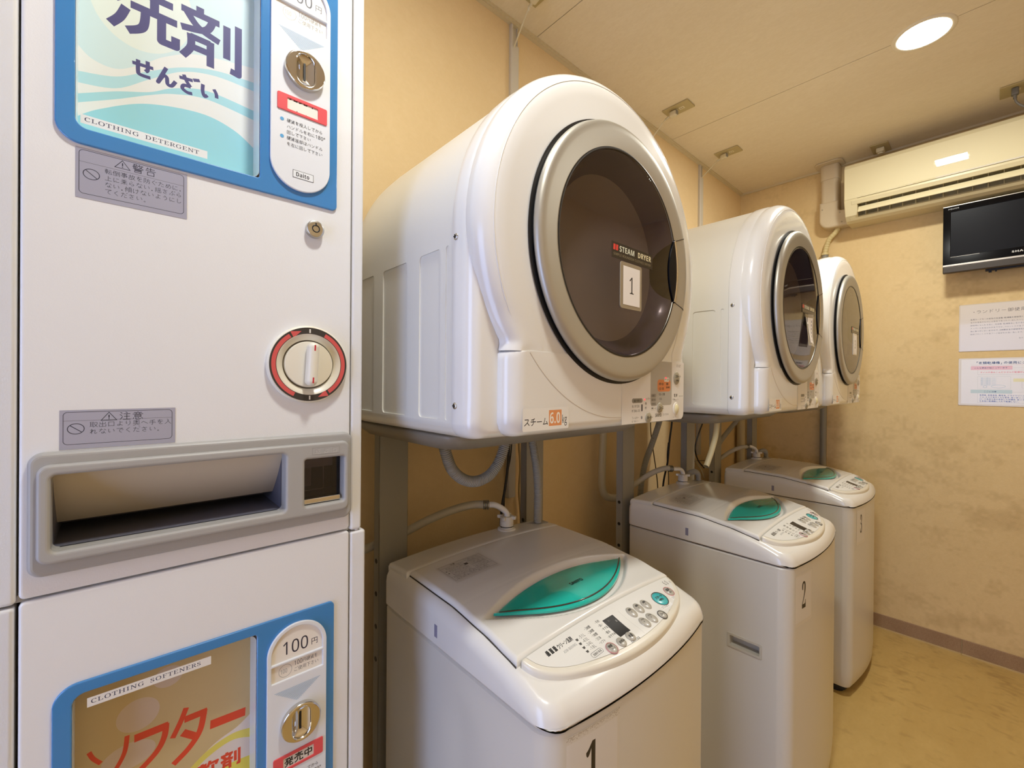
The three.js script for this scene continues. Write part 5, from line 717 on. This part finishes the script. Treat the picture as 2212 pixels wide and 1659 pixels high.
// ---------------------------------------------------------------- air conditioner, its duct, drain hose and pipe
const acM = mat(0xe3d7ae, 0.5, { specularIntensity: 0.4, clearcoat: 1, clearcoatRoughness: 0.01 }), acM2 = mat(0xddd0a6, 0.3, { clearcoat: 0.4 }), ductM = mat(0xd0bfa0, 0.4);
{
  const W = 0.79, t = thing('air_conditioner', 'cream wall air conditioner under the ceiling on the far wall', 'air conditioner', [0.592 + W / 2, 2.17, ZB + 0.001]);
  const side = (pts) => { const s = new THREE.Shape(); pts.forEach(([z, y], i) => (i ? s.lineTo(z, y) : s.moveTo(z, y))); return s; };
  const along = (shape, x0, x1, b = 0) => ext(shape, x0, x1, b, 3).rotateY(-Math.PI / 2).scale(-1, 1, 1);   // shape in (z, y), extruded along x
  const alongX = (pts, x0, x1, b) => { const g = ext(side(pts), 0, x1 - x0, b, 3); const p = g.attributes.position, n = g.attributes.normal; for (let i = 0; i < p.count; i++) { const [z, y, x] = [p.getX(i), p.getY(i), p.getZ(i)]; p.setXYZ(i, x + x0, y, z); const [nz, ny, nx] = [n.getX(i), n.getY(i), n.getZ(i)]; n.setXYZ(i, nx, ny, nz); } const q = g.index ? g.toNonIndexed() : g; const a = q.attributes.position.array, m = q.attributes.normal.array; for (let i = 0; i < a.length; i += 9) for (let c = 0; c < 3; c++) { [a[i + 3 + c], a[i + 6 + c]] = [a[i + 6 + c], a[i + 3 + c]]; [m[i + 3 + c], m[i + 6 + c]] = [m[i + 6 + c], m[i + 3 + c]]; } return q; };
  const full = [[0, 0.004], [0, 0.29], [0.16, 0.29], [0.187, 0.283], [0.198, 0.262], [0.194, 0.1], [0.189, 0.086], [0.165, 0.028], [0.14, 0.008], [0.12, 0.0]];
  const inner = [[0, 0.004], [0, 0.28], [0.15, 0.28], [0.18, 0.26], [0.182, 0.105], [0.075, 0.1], [0.05, 0.075], [0.055, 0.035], [0.1, 0.0]];
  mesh('casing', alongX(inner, -W / 2 + 0.004, W / 2 - 0.004, 0), acM2, t);
  for (const s of [-1, 1]) mesh('end_cap', alongX(full, s < 0 ? -W / 2 : W / 2 - 0.055, s < 0 ? -W / 2 + 0.055 : W / 2, 0.003), acM2, t);
  mesh('front_cover', alongX([[0.15, 0.292], [0.17, 0.292], [0.193, 0.286], [0.2045, 0.265], [0.1985, 0.112], [0.196, 0.106], [0.182, 0.106], [0.18, 0.25]], -W / 2 + 0.002, W / 2 - 0.002, 0.002), acM, t);
  mesh('lower_strip', alongX([[0.17, 0.104], [0.194, 0.104], [0.195, 0.094], [0.187, 0.078], [0.179, 0.078]], -W / 2 + 0.03, W / 2 - 0.03, 0.001), acM2, t);
  mesh('chin', alongX([[0.1, 0.0], [0.12, -0.001], [0.142, 0.008], [0.154, 0.018], [0.148, 0.026], [0.1, 0.02]], -W / 2 + 0.02, W / 2 - 0.02, 0.001), acM2, t);
  for (let i = 0; i < 14; i++) mesh('guide_vane', box(-0.0011, 0.022, 0.1, 0.0011, 0.09, 0.15).translate(-W / 2 + 0.085 + i * 0.048, 0, 0), acM2, t);
  const lv = mesh('louvre', rbox(-W / 2 + 0.057, -0.0025, -0.019, W / 2 - 0.057, 0.0025, 0.019, 0.0022, 3), acM, t); lv.position.set(0, 0.05, 0.178); lv.rotation.x = 1.0;
  const d = thing('air_conditioner_duct', 'pinkish pipe cover elbow running from the ceiling into the air conditioner', 'duct', [0.5, 2.17, ZB + 0.001]);
  mesh('ceiling_collar', ext(rrect(-0.066, 0.002, 0.064, 0.115, 0.03), -0.38, -0.372, 0.003, 3).rotateX(Math.PI / 2), ductM, d);
  const sec = (z0, y0, y1, w, dp) => ext(rrect(-w / 2, 0, w / 2, dp, [0.004, 0.004, 0.022, 0.022]), -y1, -y0, 0.002, 2).rotateX(Math.PI / 2).translate(z0, 0, 0);
  mesh('upper_sleeve', sec(0, 0.29, 0.372, 0.088, 0.078), ductM, d); mesh('straight_cover', sec(0, 0.12, 0.3, 0.083, 0.073), ductM, d);
  const el = rrect(-0.046, 0.015, 0.095, 0.165, [0.05, 0.004, 0.004, 0.004]), cut = new THREE.Shape(); cut.moveTo(-0.046, 0.165); cut.lineTo(-0.046, 0.065); cut.absarc(0.004, 0.065, 0.05, Math.PI, 1.5 * Math.PI, false); cut.lineTo(0.095, 0.015); cut.lineTo(0.095, 0.105); cut.lineTo(0.058, 0.105); cut.absarc(0.058, 0.119, 0.014, -Math.PI / 2, Math.PI, true); cut.lineTo(0.044, 0.165); cut.lineTo(-0.046, 0.165);
  const E = mesh('elbow_cover', ext(cut, 0, 0.077, 0.012, 4), ductM, d); for (const [x, y] of [[-0.03, 0.125], [0.05, 0.09], [0.06, 0.035]]) mesh('screw', new THREE.SphereGeometry(0.0042, 12, 8).translate(x, y, 0.0765), steel, E);
  hose('taped_hose', 'tape-wrapped drain hose below the pipe cover', 'hose', ribbed([[0.54, 2.195, ZB + 0.035], [0.525, 2.165, ZB + 0.037], [0.497, 2.135, ZB + 0.035], [0.482, 2.1, ZB + 0.028], [0.473, 2.06, ZB + 0.024]], 0.0135, 0.014, 0.0014), mat(0xd6c48e, 0.6));
  const p = thing('drain_pipe', 'grey plastic drain pipe running down the far wall behind dryer 3', 'pipe', [0.472, 0, ZB + 0.022]); mesh('pipe', cyl(0.0165, 2.06, 0, 1.03, 0, 'y', 24), mat(0x8d8a7e, 0.5), p); for (const y of [2.055, 1.4, 0.4]) mesh('clip', cyl(0.0195, 0.012, 0, y, 0, 'y', 24), mat(y > 2 ? 0xd6c48e : 0x8d8a7e, 0.5), p);
}

// ---------------------------------------------------------------- television
{
  const W = 0.497, H = 0.312, t = thing('television', 'black flat television with silver lower edge mounted on the far wall', 'television', [0.964 + W / 2, 1.838, ZB + 0.12]);
  const glossB = mat(0x060609, 0.1, { specularIntensity: 0.35 }), silv = mat(0xb9b2a6, 0.3, { metalness: 0.8 });
  const fr = rrect(-W / 2, 0.033, W / 2, H, 0.003); fr.holes.push(rrect(-W / 2 + 0.026, 0.075, W / 2 - 0.026, H - 0.026, 0.001, THREE.Path));
  mesh('bezel', ext(fr, -0.03, 0, 0.0015, 2), glossB, t);
  mesh('screen', box(-W / 2 + 0.024, 0.073, -0.02, W / 2 - 0.024, H - 0.024, -0.0025), mat(0x08080e, 0.35, { specularIntensity: 0.3 }), t);
  mesh('rear_case', rbox(-W / 2 + 0.015, 0.03, -0.078, W / 2 - 0.015, H - 0.02, -0.02, 0.015, 3), mat(0x17171a, 0.5), t);
  mesh('silver_edge', rbox(-W / 2 - 0.0006, 0.0285, -0.03, W / 2 + 0.0006, 0.0375, 0.0022, 0.0015, 2), silv, t); mesh('silver_edge', rbox(-W / 2 - 0.0006, H - 0.001, -0.03, W / 2 + 0.0006, H + 0.003, 0.0008, 0.001, 2), silv, t);
  mesh('lower_bar', rbox(-W / 2, 0, -0.032, W / 2, 0.029, 0.0, 0.003, 3), mat(0x453f38, 0.4, { metalness: 0.5 }), t);
  mesh('light_line', box(-W / 2 + 0.026, 0.0715, 0, -W / 2 + 0.12, 0.0727, 0.0005), silv, t);
  mesh('wall_bracket', [box(-0.09, 0.09, -0.119, 0.09, 0.25, -0.108), box(-0.07, 0.1, -0.112, -0.05, 0.24, -0.07), box(0.05, 0.1, -0.112, 0.07, 0.24, -0.07)], black, t);
  mesh('terminal_block', [box(-0.11, -0.006, -0.06, 0.1, 0.004, -0.035), box(-0.1, -0.014, -0.052, -0.09, 0, -0.044), box(-0.08, -0.012, -0.052, -0.074, 0, -0.044)], black, t);
  const lo = (s, w, h, size, o) => print(w, h, 16, (c) => text(c, s, 0.5, 0.8, size, o), { transparent: true, roughness: 0.3 });
  sheet('maker_name', -0.032, 0.05, 0.028, 0.063, 0.0006, lo('SHARP', 60, 13, 8.6, { bold: true, aspect: 1.55, color: '#d9d7d2', gap: 0.05 }), t); sheet('series_name', -W / 2 + 0.016, H - 0.017, -W / 2 + 0.056, H - 0.0075, 0.0006, lo('AQUOS', 40, 9.5, 6, { aspect: 1.35, color: '#b9b7b2', gap: 0.08 }), t);
}

// ---------------------------------------------------------------- laminated notices on the far wall
const notice1 = print(310, 226, 5, (c) => {
  fillR(c, 0, 0, 310, 226, 4, '#d8ccba'); c.fillStyle = '#e2d8cc'; c.fillRect(4, 4, 302, 218);
  text(c, '・ランドリー御使用の注意・', 46, 30, 17.5, { weight: 0.06, color: '#4b443f', gap: 0.14 });
  ['専用カードキーの番号の洗濯機・乾燥機を御使用ください。', '他のお客様のものには無断で触ったり、出したりしないでください。', '御使用になられる際に、洗濯機・乾燥機内に他の方のものが', '入っていた場合はお手数ですが、フロントスタッフまでお声がけください。', '数に限りがございますので、2時間程度の御使用を目安に', '返却フロントスタッフへご返却をお願い致します。'].forEach((s, i) => text(c, s, 38, 71 + i * 14, 7, { weight: i === 0 || i === 4 ? 0.09 : 0.065, color: '#5c544d', gap: 0.06 }));
  text(c, 'ホテルフロント', 190, 168, 7, { color: '#6f675f', weight: 0.06 });
}, { roughness: 0.18, clearcoat: 0.5 });
const notice2 = print(310, 226, 5, (c) => {
  fillR(c, 0, 0, 310, 226, 4, '#ddd0b4'); c.fillStyle = '#ece5d9'; c.fillRect(9, 6, 296, 212);
  text(c, '『衣類乾燥機』の使用にご注意', 56, 17, 12.5, { weight: 0.13, color: '#1d1c2b', gap: 0.12 });
  const dash = (pts, col) => { c.setLineDash([2.4, 2]); c.strokeStyle = col; c.lineWidth = 0.7; c.beginPath(); pts.forEach(([x, y], i) => (i ? c.lineTo(x, y) : c.moveTo(x, y))); c.stroke(); c.setLineDash([]); };
  dash([[42, 33], [300, 33]], '#d0564a'); dash([[64, 54], [64, 79], [280, 79], [280, 47], [176, 47]], '#8a7d66');
  fillR(c, 41, 38, 132, 18, 2, '#e9b3ac'); text(c, 'こんな事故が起こっています', 52, 43, 7.6, { weight: 0.1, color: '#4a3230' });
  text(c, 'オイルの染みこんだタオルが乾燥中に発火。', 72, 64, 7.6, { weight: 0.11, color: '#e0573c' });
  dash([[64, 88], [168, 88], [168, 146], [64, 146], [64, 88]], '#9aa88e'); for (let i = 0; i < 7; i++) text(c, '使用上の注意を回して下さい', 74, 93 + i * 5.4, 3.6, { color: '#6f93a6', weight: 0.09 }); ell(c, 88, 136, 6, 5, null, '#7a98a2', 1); ell(c, 130, 134, 22, 7, null, '#9ab2b8', 1);
  c.fillStyle = '#e9dd8e'; c.beginPath(); c.moveTo(176, 97); c.lineTo(276, 97); c.lineTo(276, 92); c.lineTo(296, 105); c.lineTo(276, 118); c.lineTo(276, 112); c.lineTo(176, 112); c.fill(); text(c, 'これが原因', 214, 100.5, 7.6, { weight: 0.1, color: '#4c4526' });
  dash([[202, 114], [202, 140], [300, 140]], '#8a7d66'); text(c, '乾燥した時の衣類の熱で', 212, 119, 7.2, { weight: 0.11, color: '#e0573c' }); text(c, 'し自然発火。', 212, 128, 7.2, { weight: 0.11, color: '#e0573c' });
  fillR(c, 41, 150, 132, 17, 2, '#bfcdbf'); text(c, 'ここに注意', 84, 154.5, 7.6, { weight: 0.12, color: '#2f3a33' }); dash([[173, 160], [300, 160]], '#8a7d66'); dash([[64, 168], [64, 211], [300, 211]], '#8a7d66');
  ['食用油、動物系油、機械油、ドライクリーニング油、', 'イル、エステ系オイルなど）、ベンジン、シンナー、', 'ロース系）などの付着した衣類や、ポリプロピレン', 'も絶対に乾燥機に入れて乾燥しない。'].forEach((s, i) => text(c, s, 70, 172 + i * 9.4, 7, { weight: 0.12, color: '#33407c' }));
  c.fillStyle = '#e5493f'; c.beginPath(); for (const [i, [x, y]] of [[262, 52], [282, 57], [284, 48], [291, 58], [306, 50], [306, 88], [290, 84], [280, 90], [276, 78], [254, 70], [276, 68]].entries()) i ? c.lineTo(x, y) : c.moveTo(x, y); c.fill();
}, { roughness: 0.2, clearcoat: 0.5 });
for (const [label, y, m] of [['white laminated laundry notice with black print below the television', 1.468, notice1], ['laminated dryer warning notice with coloured boxes below the plain notice', 1.2085, notice2]]) {
  const t = thing('wall_notice', label, 'notice', [1.0165 + 0.155, y, ZB + 0.0006], 0, 'laminated notices');
  mesh('sheet', rbox(-0.155, 0, 0, 0.155, 0.226, 0.001, 0.0004, 1), mat(0xdccfae, 0.25), t); sheet('print', -0.155, 0, 0.155, 0.226, 0.0014, m, t);
}
renderer.render(scene, camera);
